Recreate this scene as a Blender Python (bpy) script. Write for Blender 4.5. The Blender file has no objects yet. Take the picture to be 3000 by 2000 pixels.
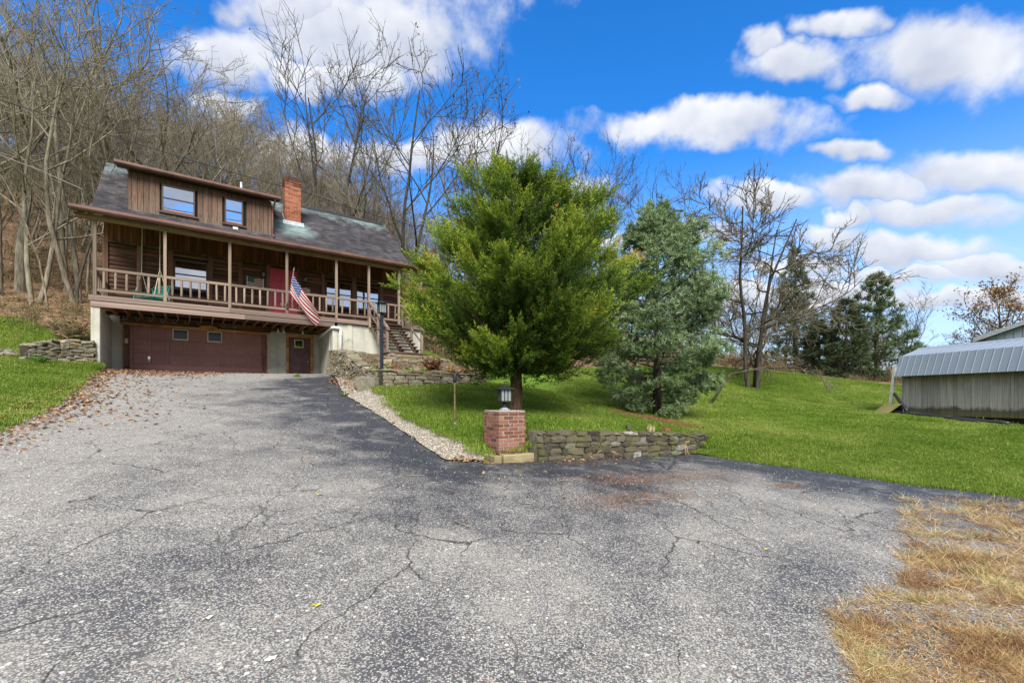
import bpy, bmesh, math, random
import numpy as np
from mathutils import Vector, Matrix, Euler
from mathutils.geometry import delaunay_2d_cdt
R = math.radians
scene = bpy.context.scene
C = scene.collection
rng = np.random.default_rng(7)
random.seed(7)

# ------------------------------------------------------------------ camera
cam_d = bpy.data.cameras.new('camera'); cam = bpy.data.objects.new('camera', cam_d); C.objects.link(cam)
cam.location = (0, 0, 1.6); cam.rotation_euler = (R(90), 0, 0)
FPX, HZ = 1333.0, 1165.0                      # focal length and horizon of the photograph, in its pixels
cam_d.sensor_width = 36; cam_d.lens = 36*FPX/3000; cam_d.shift_y = (HZ-1000)/3000
cam_d.clip_start = 0.05; cam_d.clip_end = 6000
scene.camera = cam

# ------------------------------------------------------------------ light
SUN_EL, SUN_AZ = R(42), R(172)                # azimuth clockwise from +Y: behind the camera
sd = bpy.data.lights.new('sun', 'SUN'); sun = bpy.data.objects.new('sun', sd); C.objects.link(sun)
sdir = Vector((math.sin(SUN_AZ)*math.cos(SUN_EL), math.cos(SUN_AZ)*math.cos(SUN_EL), math.sin(SUN_EL)))
sun.rotation_euler = sdir.to_track_quat('Z', 'Y').to_euler(); sun.location = sdir*60
sd.energy = 2.35; sd.angle = R(30); sd.color = (1.0, .955, .88)
vs = scene.view_settings
vs.view_transform = 'Standard'; vs.look = 'None'; vs.exposure = 1.42; vs.gamma = 1.0

class NT:
    """small node-tree helper"""
    def __init__(s, nt): s.nt = nt; s.n = nt.nodes; s.l = nt.links
    def node(s, t, **kw):
        n = s.n.new(t)
        for k, v in kw.items(): setattr(n, k, v)
        return n
    def put(s, sock, v):
        if isinstance(v, bpy.types.NodeSocket): s.l.new(v, sock)
        elif isinstance(v, (tuple, list)) and len(v) == 3 and sock.type == 'RGBA': sock.default_value = (*v, 1)
        else: sock.default_value = v
    def math(s, op, a, b=0.0, c=None, clamp=False):
        n = s.node('ShaderNodeMath', operation=op, use_clamp=clamp); s.put(n.inputs[0], a); s.put(n.inputs[1], b)
        if c is not None: s.put(n.inputs[2], c)
        return n.outputs[0]
    def vmath(s, op, a, b=(0, 0, 0)):
        n = s.node('ShaderNodeVectorMath', operation=op); s.put(n.inputs[0], a); s.put(n.inputs[1], b); return n.outputs[0]
    def mix(s, f, a, b, mode='MIX'):
        n = s.node('ShaderNodeMix', data_type='RGBA', blend_type=mode); s.put(n.inputs[0], f); s.put(n.inputs[6], a); s.put(n.inputs[7], b); return n.outputs[2]
    def mixf(s, f, a, b):
        n = s.node('ShaderNodeMix', data_type='FLOAT'); s.put(n.inputs[0], f); s.put(n.inputs[2], a); s.put(n.inputs[3], b); return n.outputs[0]
    def rng(s, v, a, b, c=0.0, d=1.0, smooth=False):
        n = s.node('ShaderNodeMapRange', interpolation_type='SMOOTHSTEP' if smooth else 'LINEAR'); n.clamp = True
        for i, x in enumerate((v, a, b, c, d)): s.put(n.inputs[i], x)
        return n.outputs[0]
    def noise(s, vec, scale, detail=3.0, rough=.55, dist=0.0):
        n = s.node('ShaderNodeTexNoise'); s.put(n.inputs['Vector'], vec); n.inputs['Scale'].default_value = scale
        n.inputs['Detail'].default_value = detail; n.inputs['Roughness'].default_value = rough; n.inputs['Distortion'].default_value = dist
        return n.outputs['Fac']
    def noisec(s, vec, scale, detail=3.0):
        n = s.node('ShaderNodeTexNoise'); s.put(n.inputs['Vector'], vec); n.inputs['Scale'].default_value = scale; n.inputs['Detail'].default_value = detail
        return n.outputs['Color']
    def voro(s, vec, scale, feature='F1', rand=1.0):
        n = s.node('ShaderNodeTexVoronoi', feature=feature); s.put(n.inputs['Vector'], vec); n.inputs['Scale'].default_value = scale; n.inputs['Randomness'].default_value = rand
        return n
    def ramp(s, f, stops, interp='LINEAR'):
        n = s.node('ShaderNodeValToRGB'); s.put(n.inputs[0], f); cr = n.color_ramp; cr.interpolation = interp
        while len(cr.elements) < len(stops): cr.elements.new(.5)
        for e, (p, c) in zip(cr.elements, stops): e.position = p; e.color = (*c, 1)
        return n.outputs[0]
    def attr(s, name, out='Fac'):
        n = s.node('ShaderNodeAttribute', attribute_name=name); return n.outputs[out]
    def bump(s, h, strength=.5, dist=.02):
        n = s.node('ShaderNodeBump'); s.put(n.inputs['Height'], h); n.inputs['Strength'].default_value = strength; n.inputs['Distance'].default_value = dist; return n.outputs[0]

# ------------------------------------------------------------------ sky
world = bpy.data.worlds.new('World'); scene.world = world; world.use_nodes = True
wt = NT(world.node_tree); wt.n.clear()
sky = wt.node('ShaderNodeTexSky', sky_type='NISHITA'); sky.sun_disc = False
sky.sun_elevation = SUN_EL; sky.sun_rotation = SUN_AZ; sky.air_density = 1.0; sky.dust_density = .6; sky.ozone_density = 3.0; sky.altitude = 200
tc = wt.node('ShaderNodeTexCoord').outputs['Generated']
sx = wt.node('ShaderNodeSeparateXYZ'); wt.put(sx.inputs[0], wt.vmath('NORMALIZE', tc))
X, Y, Z = sx.outputs
az = wt.math('ARCTAN2', X, Y); el = wt.math('ARCSINE', Z)
Ys = wt.math('MAXIMUM', Y, .15); su_, sv_ = wt.math('DIVIDE', X, Ys), wt.math('DIVIDE', Z, Ys)
# flattened cloud-layer coordinates: clouds get thinner and denser towards the horizon
wn = wt.noisec(tc, 5.0, 2.0); wsep = wt.node('ShaderNodeSeparateColor'); wt.put(wsep.inputs[0], wn)
wn2 = wt.noisec(tc, 17.0, 3.0); wsep2 = wt.node('ShaderNodeSeparateColor'); wt.put(wsep2.inputs[0], wn2)
def warp(base, a, b, k1, k2):
    return wt.math('ADD', base, wt.math('ADD', wt.math('MULTIPLY', wt.math('SUBTRACT', a, .5), k1), wt.math('MULTIPLY', wt.math('SUBTRACT', b, .5), k2)))
azw = warp(su_, wsep.outputs[0], wsep2.outputs[0], .26, .16); elw = warp(sv_, wsep.outputs[1], wsep2.outputs[1], .07, .085)
clouds = [(1060,95,370,165),(700,170,230,95),(1000,225,290,62),(850,20,190,70),(690,335,95,62),(2105,365,330,70),(2800,165,340,120),
          (2300,175,170,66),(2450,65,150,42),(2230,125,90,48),(2540,285,140,42),(2506,431,115,36),(2240,575,210,42),(2600,548,290,62),
          (2930,500,260,75),(2760,625,240,46),(2540,640,95,34),(2470,705,130,48),(2700,738,250,42),(2700,812,190,26),(2930,790,150,40),
          (1480,430,290,85),(1180,455,210,60),(920,440,140,62),(1650,560,200,50),(2350,800,150,30),(2500,860,220,30),(2850,880,220,26),(1900,700,240,36),(2150,880,240,36)]
def azel(px, py):
    u, v = (px-1500)/FPX, (HZ-py)/FPX
    return u, v
wv = wt.node('ShaderNodeCombineXYZ'); wt.put(wv.inputs[0], azw); wt.put(wv.inputs[1], elw); wv = wv.outputs[0]
best = loc_ = None
for (px, py, rx, ry) in clouds:
    a0, e0 = azel(px, py); a1, _ = azel(px-rx, py); a2, _ = azel(px+rx, py); _, e1 = azel(px, py-ry); _, e2 = azel(px, py+ry)
    ka, ke = 2/(a2-a1), 2/(e1-e2)
    n = wt.node('ShaderNodeVectorMath', operation='MULTIPLY_ADD'); wt.put(n.inputs[0], wv); n.inputs[1].default_value = (ka, ke, 0); n.inputs[2].default_value = (-a0*ka, -e0*ke, 0)
    d = wt.node('ShaderNodeVectorMath', operation='LENGTH'); wt.put(d.inputs[0], n.outputs[0]); d = d.outputs['Value']
    if best is None: best, loc_ = d, n.outputs[0]
    else:
        g = wt.math('LESS_THAN', d, best); m = wt.node('ShaderNodeMix', data_type='VECTOR'); wt.put(m.inputs[0], g); wt.put(m.inputs[4], loc_); wt.put(m.inputs[5], n.outputs[0]); loc_ = m.outputs[1]; best = wt.math('MINIMUM', best, d)
best = wt.math('SUBTRACT', 1.0, best); sp = wt.node('ShaderNodeSeparateXYZ'); wt.put(sp.inputs[0], loc_); vert = sp.outputs[1]
# the same kind of broken cumulus all round the rest of the sky
cp = wt.node('ShaderNodeCombineXYZ'); wt.put(cp.inputs[0], wt.math('MULTIPLY', az, 1.0)); wt.put(cp.inputs[1], wt.math('MULTIPLY', el, 2.6)); 
gen = wt.rng(wt.noise(cp.outputs[0], 3.2, 4.0, .58), .30, .56, -.40, .80)
infr = wt.math('MULTIPLY', wt.rng(wt.math('ABSOLUTE', az), .86, 1.0, 1.0, 0.0), wt.rng(el, .68, .8, 1.0, 0.0))
dens = wt.mixf(infr, gen, best); vert = wt.mixf(infr, wt.rng(wt.noise(cp.outputs[0], 5.0, 2.0), .35, .65, -.8, .8), vert)
fine = wt.noise(tc, 24.0, 4.0, .6)
dens = wt.math('ADD', dens, wt.math('MULTIPLY', wt.math('SUBTRACT', fine, .5), .85))
dens = wt.math('ADD', dens, wt.math('MULTIPLY', wt.rng(el, .04, .34, 1.0, 0.0, True), .42))
alpha = wt.rng(dens, -.22, .50, 0.0, .96, True)
fine2 = wt.noise(tc, 9.0, 3.0, .6)
lit = wt.math('ADD', wt.math('ADD', wt.math('MULTIPLY', vert, .30), wt.math('MULTIPLY', wt.math('SUBTRACT', fine2, .5), 1.5)), .50)
cl = wt.ramp(lit, [(0.0, (.50, .55, .68)), (.45, (.72, .76, .85)), (1.0, (1.06, 1.06, 1.06))])
hs = wt.node('ShaderNodeHueSaturation'); wt.put(hs.inputs['Color'], sky.outputs[0]); hs.inputs['Saturation'].default_value = 1.3; hs.inputs['Value'].default_value = 1.0
blue = wt.mix(1.0, hs.outputs[0], (.50, .99, 1.26), 'MULTIPLY')
haze = wt.rng(el, .0, .50, .85, 0.0, True)
blue = wt.mix(haze, blue, (3.4, 4.1, 5.3))
cld = wt.mix(1.0, cl, (4.7, 4.68, 4.66), 'MULTIPLY')
allsky = wt.mix(alpha, blue, cld)
bg = wt.node('ShaderNodeBackground'); wt.put(bg.inputs[0], allsky); bg.inputs[1].default_value = .086
world.cycles.sampling_method = 'MANUAL'; world.cycles.sample_map_resolution = 512
cy = scene.cycles; cy.max_bounces = 5; cy.diffuse_bounces = 3; cy.glossy_bounces = 2; cy.transmission_bounces = 2; cy.transparent_max_bounces = 4; cy.caustics_reflective = False; cy.caustics_refractive = False
wo = wt.node('ShaderNodeOutputWorld'); wt.l.new(bg.outputs[0], wo.inputs[0])

# ------------------------------------------------------------------ materials
def material(name, fn, rough=.85, spec=.3):
    m = bpy.data.materials.new(name); m.use_nodes = True
    t = NT(m.node_tree); b = t.n['Principled BSDF']; b.inputs['Roughness'].default_value = rough; b.inputs['Specular IOR Level'].default_value = spec
    fn(t, b); return m
def pos(t): return t.node('ShaderNodeNewGeometry').outputs['Position']
def objco(t, off=True):
    co = t.node('ShaderNodeTexCoord').outputs['Object']
    if off:
        r = t.node('ShaderNodeObjectInfo').outputs['Random']
        co = t.vmath('ADD', co, co_off(t, r))
    return co
def co_off(t, r):
    n = t.node('ShaderNodeCombineXYZ')
    for i, k in enumerate((37., 91., 53.)): t.put(n.inputs[i], t.math('MULTIPLY', r, k))
    return n.outputs[0]
def rnd(t): return t.node('ShaderNodeObjectInfo').outputs['Random']
def scaled(t, co, s):
    n = t.node('ShaderNodeMapping'); t.put(n.inputs[0], co); n.inputs['Scale'].default_value = s; return n.outputs[0]

def wood(name, c1, c2, c3, grain=(2, 14, 14), rough=.8, var=.35):
    """c1 dark grain, c2 body, c3 worn / faded"""
    def f(t, b):
        co = scaled(t, objco(t), grain)
        g = t.noise(co, 1.6, 5, .65, .4); g2 = t.noise(co, .35, 3, .5)
        c = t.ramp(g, [(.28, c1), (.55, c2), (.8, c3)])
        c = t.mix(t.rng(g2, .45, .7), c, c3)
        v = t.rng(rnd(t), 0, 1, 1-var, 1+var)
        n = t.node('ShaderNodeHueSaturation'); t.put(n.inputs['Color'], c); t.put(n.inputs['Value'], v)
        t.put(b.inputs['Base Color'], n.outputs[0]); t.put(b.inputs['Normal'], t.bump(g, .5, .01))
    return material(name, f, rough, .25)
M = {}
M['log'] = wood('log_siding', (.03, .015, .010), (.115, .055, .036), (.21, .11, .075), (2, 10, 10))
M['trim'] = wood('stained_trim', (.055, .024, .016), (.155, .075, .050), (.24, .13, .095), (10, 10, 2))
M['porchboard'] = wood('porch_wall_board', (.03, .012, .007), (.135, .052, .024), (.25, .098, .040), (8, 8, 1.2))
M['raw'] = wood('weathered_timber', (.10, .072, .052), (.215, .158, .116), (.31, .245, .185), (12, 12, 1.6))
M['rail'] = wood('weathered_rail', (.105, .076, .055), (.225, .166, .122), (.32, .25, .19), (1.6, 12, 12))
M['deckboard'] = wood('deck_fascia', (.095, .062, .050), (.21, .148, .122), (.30, .225, .19), (1.6, 9, 9))
M['beam'] = wood('porch_beam', (.10, .06, .033), (.27, .165, .09), (.37, .245, .15), (1.5, 8, 8))
M['joist'] = wood('joist', (.06, .028, .012), (.22, .11, .048), (.34, .18, .08), (2, 8, 8))
M['headlog'] = wood('header_log', (.10, .035, .011), (.40, .17, .06), (.58, .32, .15), (1.5, 7, 7))
M['darkbeam'] = wood('dark_header', (.028, .014, .007), (.11, .052, .023), (.24, .12, .05), (1.5, 7, 7))
M['stair'] = wood('stair_tread', (.03, .017, .011), (.075, .045, .032), (.14, .09, .07), (2, 9, 9))
M['timber'] = wood('old_timber', (.08, .06, .03), (.26, .21, .11), (.38, .32, .19), (1.5, 8, 8))
M['fencegrey'] = wood('shed_board', (.11, .095, .085), (.30, .275, .25), (.42, .395, .37), (10, 10, 1.2))

def f_dormer(t, b):
    co = scaled(t, objco(t), (10, 10, 1.4)); g = t.noise(co, 1.5, 5, .65, .5)
    z = t.node('ShaderNodeSeparateXYZ'); t.put(z.inputs[0], pos(t))
    fade = t.rng(t.math('ADD', z.outputs[2], t.math('MULTIPLY', t.noise(pos(t), 1.3, 3), 1.6)), 10.2, 11.9)
    c = t.mix(fade, t.ramp(g, [(.3, (.065, .042, .030)), (.55, (.235, .165, .118)), (.8, (.33, .25, .185))]), t.ramp(g, [(.3, (.06, .027, .02)), (.6, (.185, .09, .066)), (.85, (.27, .155, .12))]))
    pk = t.noise(scaled(t, objco(t), (6, 6, 2.2)), 2.2, 4, .7)
    c = t.mix(t.rng(pk, .56, .62, 0, .85), c, (.035, .022, .016))
    n = t.node('ShaderNodeHueSaturation'); t.put(n.inputs['Color'], c); t.put(n.inputs['Value'], t.rng(rnd(t), 0, 1, .70, 1.0))
    t.put(b.inputs['Base Color'], n.outputs[0]); t.put(b.inputs['Normal'], t.bump(g, .5, .01))
M['dormer'] = material('dormer_board', f_dormer)
def f_concrete(t, b):
    p = pos(t); a = t.noise(p, .9, 4, .6); st = t.noise(scaled(t, p, (5, 5, .35)), 1.0, 4, .6); fn = t.noise(p, 18, 3)
    c = t.ramp(a, [(.3, (.37, .355, .29)), (.55, (.53, .515, .435)), (.75, (.64, .625, .545))])
    c = t.mix(t.rng(st, .52, .72, 0, .55), c, (.28, .27, .20)); c = t.mix(t.rng(t.noise(p, 2.2, 3), .62, .72, 0, .5), c, (.17, .18, .10))
    c = t.mix(t.math('MULTIPLY', fn, .25), c, (.18, .17, .15))
    t.put(b.inputs['Base Color'], c); t.put(b.inputs['Normal'], t.bump(t.math('ADD', fn, a), .25, .01))
M['concrete'] = material('concrete', f_concrete, .9)
def f_shingle(t, b):
    p = pos(t); z = t.node('ShaderNodeSeparateXYZ'); t.put(z.inputs[0], p)
    nz = t.noise(scaled(t, p, (1.2, 1.2, .35)), 1.3, 4, .6)
    teal = t.rng(t.math('ADD', z.outputs[2], t.math('MULTIPLY', nz, 2.6)), 13.0, 14.2, 0, .8)
    ch = t.node('ShaderNodeVectorMath', operation='DISTANCE'); t.put(ch.inputs[0], p); ch.inputs[1].default_value = CHIM_STAIN
    teal = t.math('MAXIMUM', teal, t.rng(t.math('ADD', ch.outputs['Value'], t.math('MULTIPLY', nz, 1.2)), 1.0, 1.8, .8, 0))
    c = t.mix(t.rng(nz, .42, .62), (.046, .044, .050), (.088, .080, .087))
    c = t.mix(teal, c, (.25, .34, .33))
    c = t.mix(1.0, c, t.ramp(t.attr('tint'), [(0, (.62, .62, .62)), (1, (1.25, 1.25, 1.25))]), 'MULTIPLY')
    t.put(b.inputs['Base Color'], c); t.put(b.inputs['Normal'], t.bump(t.noise(p, 60, 2), .4, .01))
M['shingle_fn'] = f_shingle
def f_brick(t, b):
    r = rnd(t); p = pos(t)
    c = t.ramp(r, [(0, (.105, .045, .034)), (.3, (.20, .070, .045)), (.6, (.28, .10, .065)), (.85, (.34, .16, .115)), (1, (.24, .15, .11))])
    n1 = t.noise(p, 22, 4, .65); c = t.mix(t.rng(n1, .35, .7, .0, .6), c, (.10, .05, .038)); c = t.mix(t.rng(t.noise(p, 9, 3), .62, .74, 0, .5), c, (.42, .34, .27))
    t.put(b.inputs['Base Color'], c); t.put(b.inputs['Normal'], t.bump(n1, .6, .01))
M['brick'] = material('brick', f_brick, .9)
def f_cbrick(t, b):
    r = rnd(t); p = pos(t); z = t.node('ShaderNodeSeparateXYZ'); t.put(z.inputs[0], p)
    c = t.ramp(r, [(0, (.17, .055, .03)), (.4, (.28, .088, .045)), (1, (.38, .15, .085))])
    n1 = t.noise(p, 5, 4, .65)
    c = t.mix(t.rng(t.math('ADD', z.outputs[2], n1), 13.05, 13.5, 0, .88), c, (.035, .022, .016))
    c = t.mix(t.rng(t.noise(p, 14, 3), .6, .72, 0, .5), c, (.45, .30, .2))
    t.put(b.inputs['Base Color'], c)
M['cbrick'] = material('chimney_brick', f_cbrick, .9)
def simple(name, col, rough=.7, metal=0.0, spec=.4, nscale=None, amt=.25, var=0.0):
    def f(t, b):
        b.inputs['Metallic'].default_value = metal
        c = (*col, 1)
        if nscale:
            n = t.noise(objco(t, False), nscale, 4, .6); c = t.mix(t.rng(n, .35, .7), tuple(x*(1-amt) for x in col), tuple(min(1, x*(1+amt)) for x in col)); t.put(b.inputs['Normal'], t.bump(n, .2, .01))
            if var:
                h = t.node('ShaderNodeHueSaturation'); t.put(h.inputs['Color'], c); t.put(h.inputs['Value'], t.rng(rnd(t), 0, 1, 1-var, 1+var)); c = h.outputs[0]
        t.put(b.inputs['Base Color'], c)
    return material(name, f, rough, spec)
M['mortar'] = simple('mortar', (.34, .30, .23), .95, nscale=20)
M['gutter'] = simple('gutter_paint', (.155, .075, .056), .45, nscale=2.0, amt=.3)
M['garage'] = simple('garage_door_paint', (.29, .125, .105), .5, nscale=1.2, amt=.18)
M['pdoor'] = simple('side_door_paint', (.125, .06, .058), .45, nscale=1.6, amt=.4)
M['reddoor'] = simple('red_door_paint', (.55, .055, .10), .4, nscale=1.5, amt=.12)
M['cream'] = simple('cream_paint', (.62, .58, .45), .6, nscale=6, amt=.12)
M['white'] = simple('white_plastic', (.78, .78, .76), .4, nscale=3, amt=.08)
M['sashbrown'] = simple('window_brown', (.075, .040, .030), .5, nscale=5)
M['orangewood'] = simple('sill_wood', (.40, .17, .09), .6, nscale=5)
M['black'] = simple('black_metal', (.018, .019, .021), .5, nscale=8)
M['navy'] = simple('lamp_post_paint', (.022, .028, .042), .4, nscale=8)
M['greymetal'] = simple('cast_grey', (.28, .30, .33), .5, nscale=10)
M['rusty'] = simple('rusty_post', (.13, .095, .04), .7, nscale=9, amt=.5)
M['chrome'] = simple('bright_metal', (.6, .58, .5), .25, 1.0)
M['green'] = simple('swing_green', (.012, .22, .17), .5, nscale=4)
M['rope'] = simple('chain_cream', (.55, .50, .38), .7, nscale=30)
M['lampglass'] = simple('frosted_lamp_glass', (.24, .27, .26), .25, nscale=3, amt=.15)
M['flashing'] = simple('flashing', (.48, .55, .58), .4, .3, nscale=5)
M['cable'] = simple('cable', (.02, .02, .022), .6)
M['paleable'] = simple('pale_cable', (.30, .30, .30), .6)
M['pipeblack'] = simple('black_pipe', (.030, .034, .042), .35, nscale=6)
M['olive'] = simple('olive_metal', (.19, .16, .05), .6, nscale=4)
M['panelwhite'] = simple('weathered_white', (.36, .36, .32), .7, nscale=4)
M['slate'] = simple('wall_sign', (.55, .52, .42), .7, nscale=9)
M['backing'] = simple('dark_interior', (.010, .008, .007), .9)
def f_glass(t, b):
    b.inputs['Base Color'].default_value = (.012, .014, .016, 1)
    g = t.node('ShaderNodeBsdfGlossy'); g.inputs['Roughness'].default_value = .03; g.inputs['Color'].default_value = (.93, .95, 1, 1)
    wv = t.noise(pos(t), 1.3, 2); t.put(g.inputs['Normal'], t.bump(wv, .06, .05))
    m = t.node('ShaderNodeMixShader'); m.inputs[0].default_value = .55; t.l.new(b.outputs[0], m.inputs[1]); t.l.new(g.outputs[0], m.inputs[2])
    t.l.new(m.outputs[0], t.n['Material Output'].inputs[0])
M['glass'] = material('window_glass', f_glass, .1)
M['darkglass'] = simple('dark_reflection_glass', (.008, .010, .012), .12, spec=.35)  # garage panes: the dark surroundings they mirror are put into the colour
def stone_mat(name, stops, moss=.4):
    def f(t, b):
        p = pos(t); r = rnd(t); n1 = t.noise(p, 9, 5, .65); n2 = t.noise(p, 2.0, 3)
        c = t.ramp(r, stops); c = t.mix(t.rng(n1, .38, .68, 0, .6), c, (.07, .062, .045)); c = t.mix(t.rng(t.math('ADD', n2, t.math('MULTIPLY', n1, .4)), .68, .86, 0, moss), c, (.13, .13, .045))
        c = t.mix(t.rng(t.noise(p, 34, 2), .62, .75, 0, .35), c, (.5, .48, .42))
        t.put(b.inputs['Base Color'], c); t.put(b.inputs['Normal'], t.bump(n1, .8, .02))
    return material(name, f, .95, .2)
M['stone'] = stone_mat('field_stone', [(0, (.15, .125, .08)), (.3, (.24, .20, .135)), (.55, (.30, .26, .185)), (.8, (.22, .20, .165)), (.93, (.40, .36, .28)), (1, (.42, .28, .10))])
M['darkstone'] = stone_mat('mortared_stone', [(0, (.038, .034, .028)), (.35, (.072, .062, .046)), (.6, (.115, .096, .066)), (.85, (.16, .14, .105)), (.95, (.28, .27, .245)), (1, (.36, .35, .32))], .5)
def f_mortarwall(t, b):
    p = pos(t); n = t.noise(p, 14, 4, .6)
    t.put(b.inputs['Base Color'], t.mix(t.rng(n, .35, .65), (.07, .062, .042), (.19, .175, .125))); t.put(b.inputs['Normal'], t.bump(n, .6, .02))
M['wallmortar'] = material('old_mortar', f_mortarwall, .95)
M['soilcore'] = simple('wall_core_soil', (.045, .035, .022), .98, nscale=12)

def leafmat(name, stops, trans=.25, rough=.6):
    def f(t, b):
        c = t.ramp(t.attr('tint'), stops); t.put(b.inputs['Base Color'], c)
        if trans:
            tr = t.node('ShaderNodeBsdfTranslucent'); t.put(tr.inputs[0], c); m = t.node('ShaderNodeMixShader'); m.inputs[0].default_value = trans
            t.l.new(b.outputs[0], m.inputs[1]); t.l.new(tr.outputs[0], m.inputs[2]); t.l.new(m.outputs[0], t.n['Material Output'].inputs[0])
    return material(name, f, rough, .25)
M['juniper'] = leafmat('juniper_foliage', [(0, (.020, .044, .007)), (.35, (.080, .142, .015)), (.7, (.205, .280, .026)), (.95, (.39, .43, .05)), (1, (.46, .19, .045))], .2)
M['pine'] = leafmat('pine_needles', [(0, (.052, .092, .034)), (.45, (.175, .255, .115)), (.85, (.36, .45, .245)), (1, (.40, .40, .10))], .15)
M['farpine'] = leafmat('far_pine_needles', [(0, (.04, .066, .03)), (.5, (.105, .155, .066)), (1, (.20, .26, .115))], .15)
M['spruce'] = leafmat('spruce_needles', [(0, (.028, .042, .017)), (.5, (.066, .09, .036)), (1, (.12, .14, .055))], .1)
M['deadleaf'] = leafmat('dead_leaf', [(0, (.09, .035, .018)), (.3, (.22, .10, .05)), (.6, (.36, .19, .10)), (.85, (.46, .30, .19)), (1, (.50, .36, .10))], .15, .7)
M['autumn'] = leafmat('autumn_leaf', [(0, (.09, .05, .018)), (.4, (.24, .12, .035)), (.8, (.36, .18, .05)), (1, (.28, .24, .06))], .3)
M['needlelitter'] = leafmat('needle_litter', [(0, (.15, .055, .025)), (.5, (.34, .16, .08)), (1, (.52, .34, .20))], 0, .8)
M['straw'] = leafmat('dry_grass', [(0, (.20, .10, .05)), (.3, (.42, .26, .125)), (.7, (.60, .43, .20)), (.93, (.72, .60, .37)), (1, (.24, .32, .08))], .2, .7)
M['weed'] = leafmat('green_weed', [(0, (.05, .11, .02)), (.7, (.13, .24, .035)), (1, (.38, .34, .05))], .2)
M['brushm'] = leafmat('dry_brush', [(0, (.08, .055, .03)), (.5, (.19, .135, .08)), (.85, (.31, .235, .125)), (1, (.14, .19, .055))], .1, .85)
M['pebble'] = leafmat('pebble', [(0, (.22, .20, .17)), (.5, (.44, .40, .33)), (.85, (.62, .58, .50)), (1, (.42, .27, .19))], 0, .85)
def f_grass(t, b):
    r = rnd(t); p = pos(t)
    c = t.ramp(t.math('ADD', t.math('MULTIPLY', t.attr('tint'), .55), t.math('MULTIPLY', t.math('ADD', t.noise(p, .8, 4, .6), t.math('MULTIPLY', t.math('SUBTRACT', t.noise(p, .23, 2), .5), .9)), .65)), [(.2, (.060, .115, .012)), (.46, (.130, .225, .020)), (.70, (.21, .315, .036)), (.92, (.40, .41, .12))])
    t.put(b.inputs['Base Color'], c)
    tr = t.node('ShaderNodeBsdfTranslucent'); t.put(tr.inputs[0], c); m = t.node('ShaderNodeMixShader'); m.inputs[0].default_value = .3
    t.l.new(b.outputs[0], m.inputs[1]); t.l.new(tr.outputs[0], m.inputs[2]); t.l.new(m.outputs[0], t.n['Material Output'].inputs[0])
M['grass'] = material('grass_blade', f_grass, .6, .25)
def barkmat(name, a, c_, scale=1.0):
    def f(t, b):
        n = t.noise(scaled(t, pos(t), (9*scale, 9*scale, 1.6*scale)), 1.0, 5, .65); l = t.noise(pos(t), .8*scale, 3)
        c = t.mix(t.rng(n, .35, .65), a, c_); c = t.mix(t.rng(l, .5, .7, 0, .5), c, tuple(x*.9+y for x, y in zip(c_, (.01, .03, .0))))
        t.put(b.inputs['Base Color'], c); t.put(b.inputs['Normal'], t.bump(n, .7, .03))
    return material(name, f, .95, .15)
M['bark'] = barkmat('grey_bark', (.085, .072, .053), (.30, .262, .20))
M['barkdark'] = barkmat('dark_bark', (.030, .025, .02), (.10, .085, .065))
M['twig'] = barkmat('twig_bark', (.14, .118, .086), (.335, .29, .215))
M['twigdark'] = barkmat('dark_twig_bark', (.055, .047, .038), (.12, .105, .085))
M['twigmid'] = barkmat('mid_twig_bark', (.09, .075, .055), (.21, .18, .13))
M['cedarbark'] = barkmat('cedar_bark', (.035, .018, .012), (.17, .10, .065), 2.2)

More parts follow.
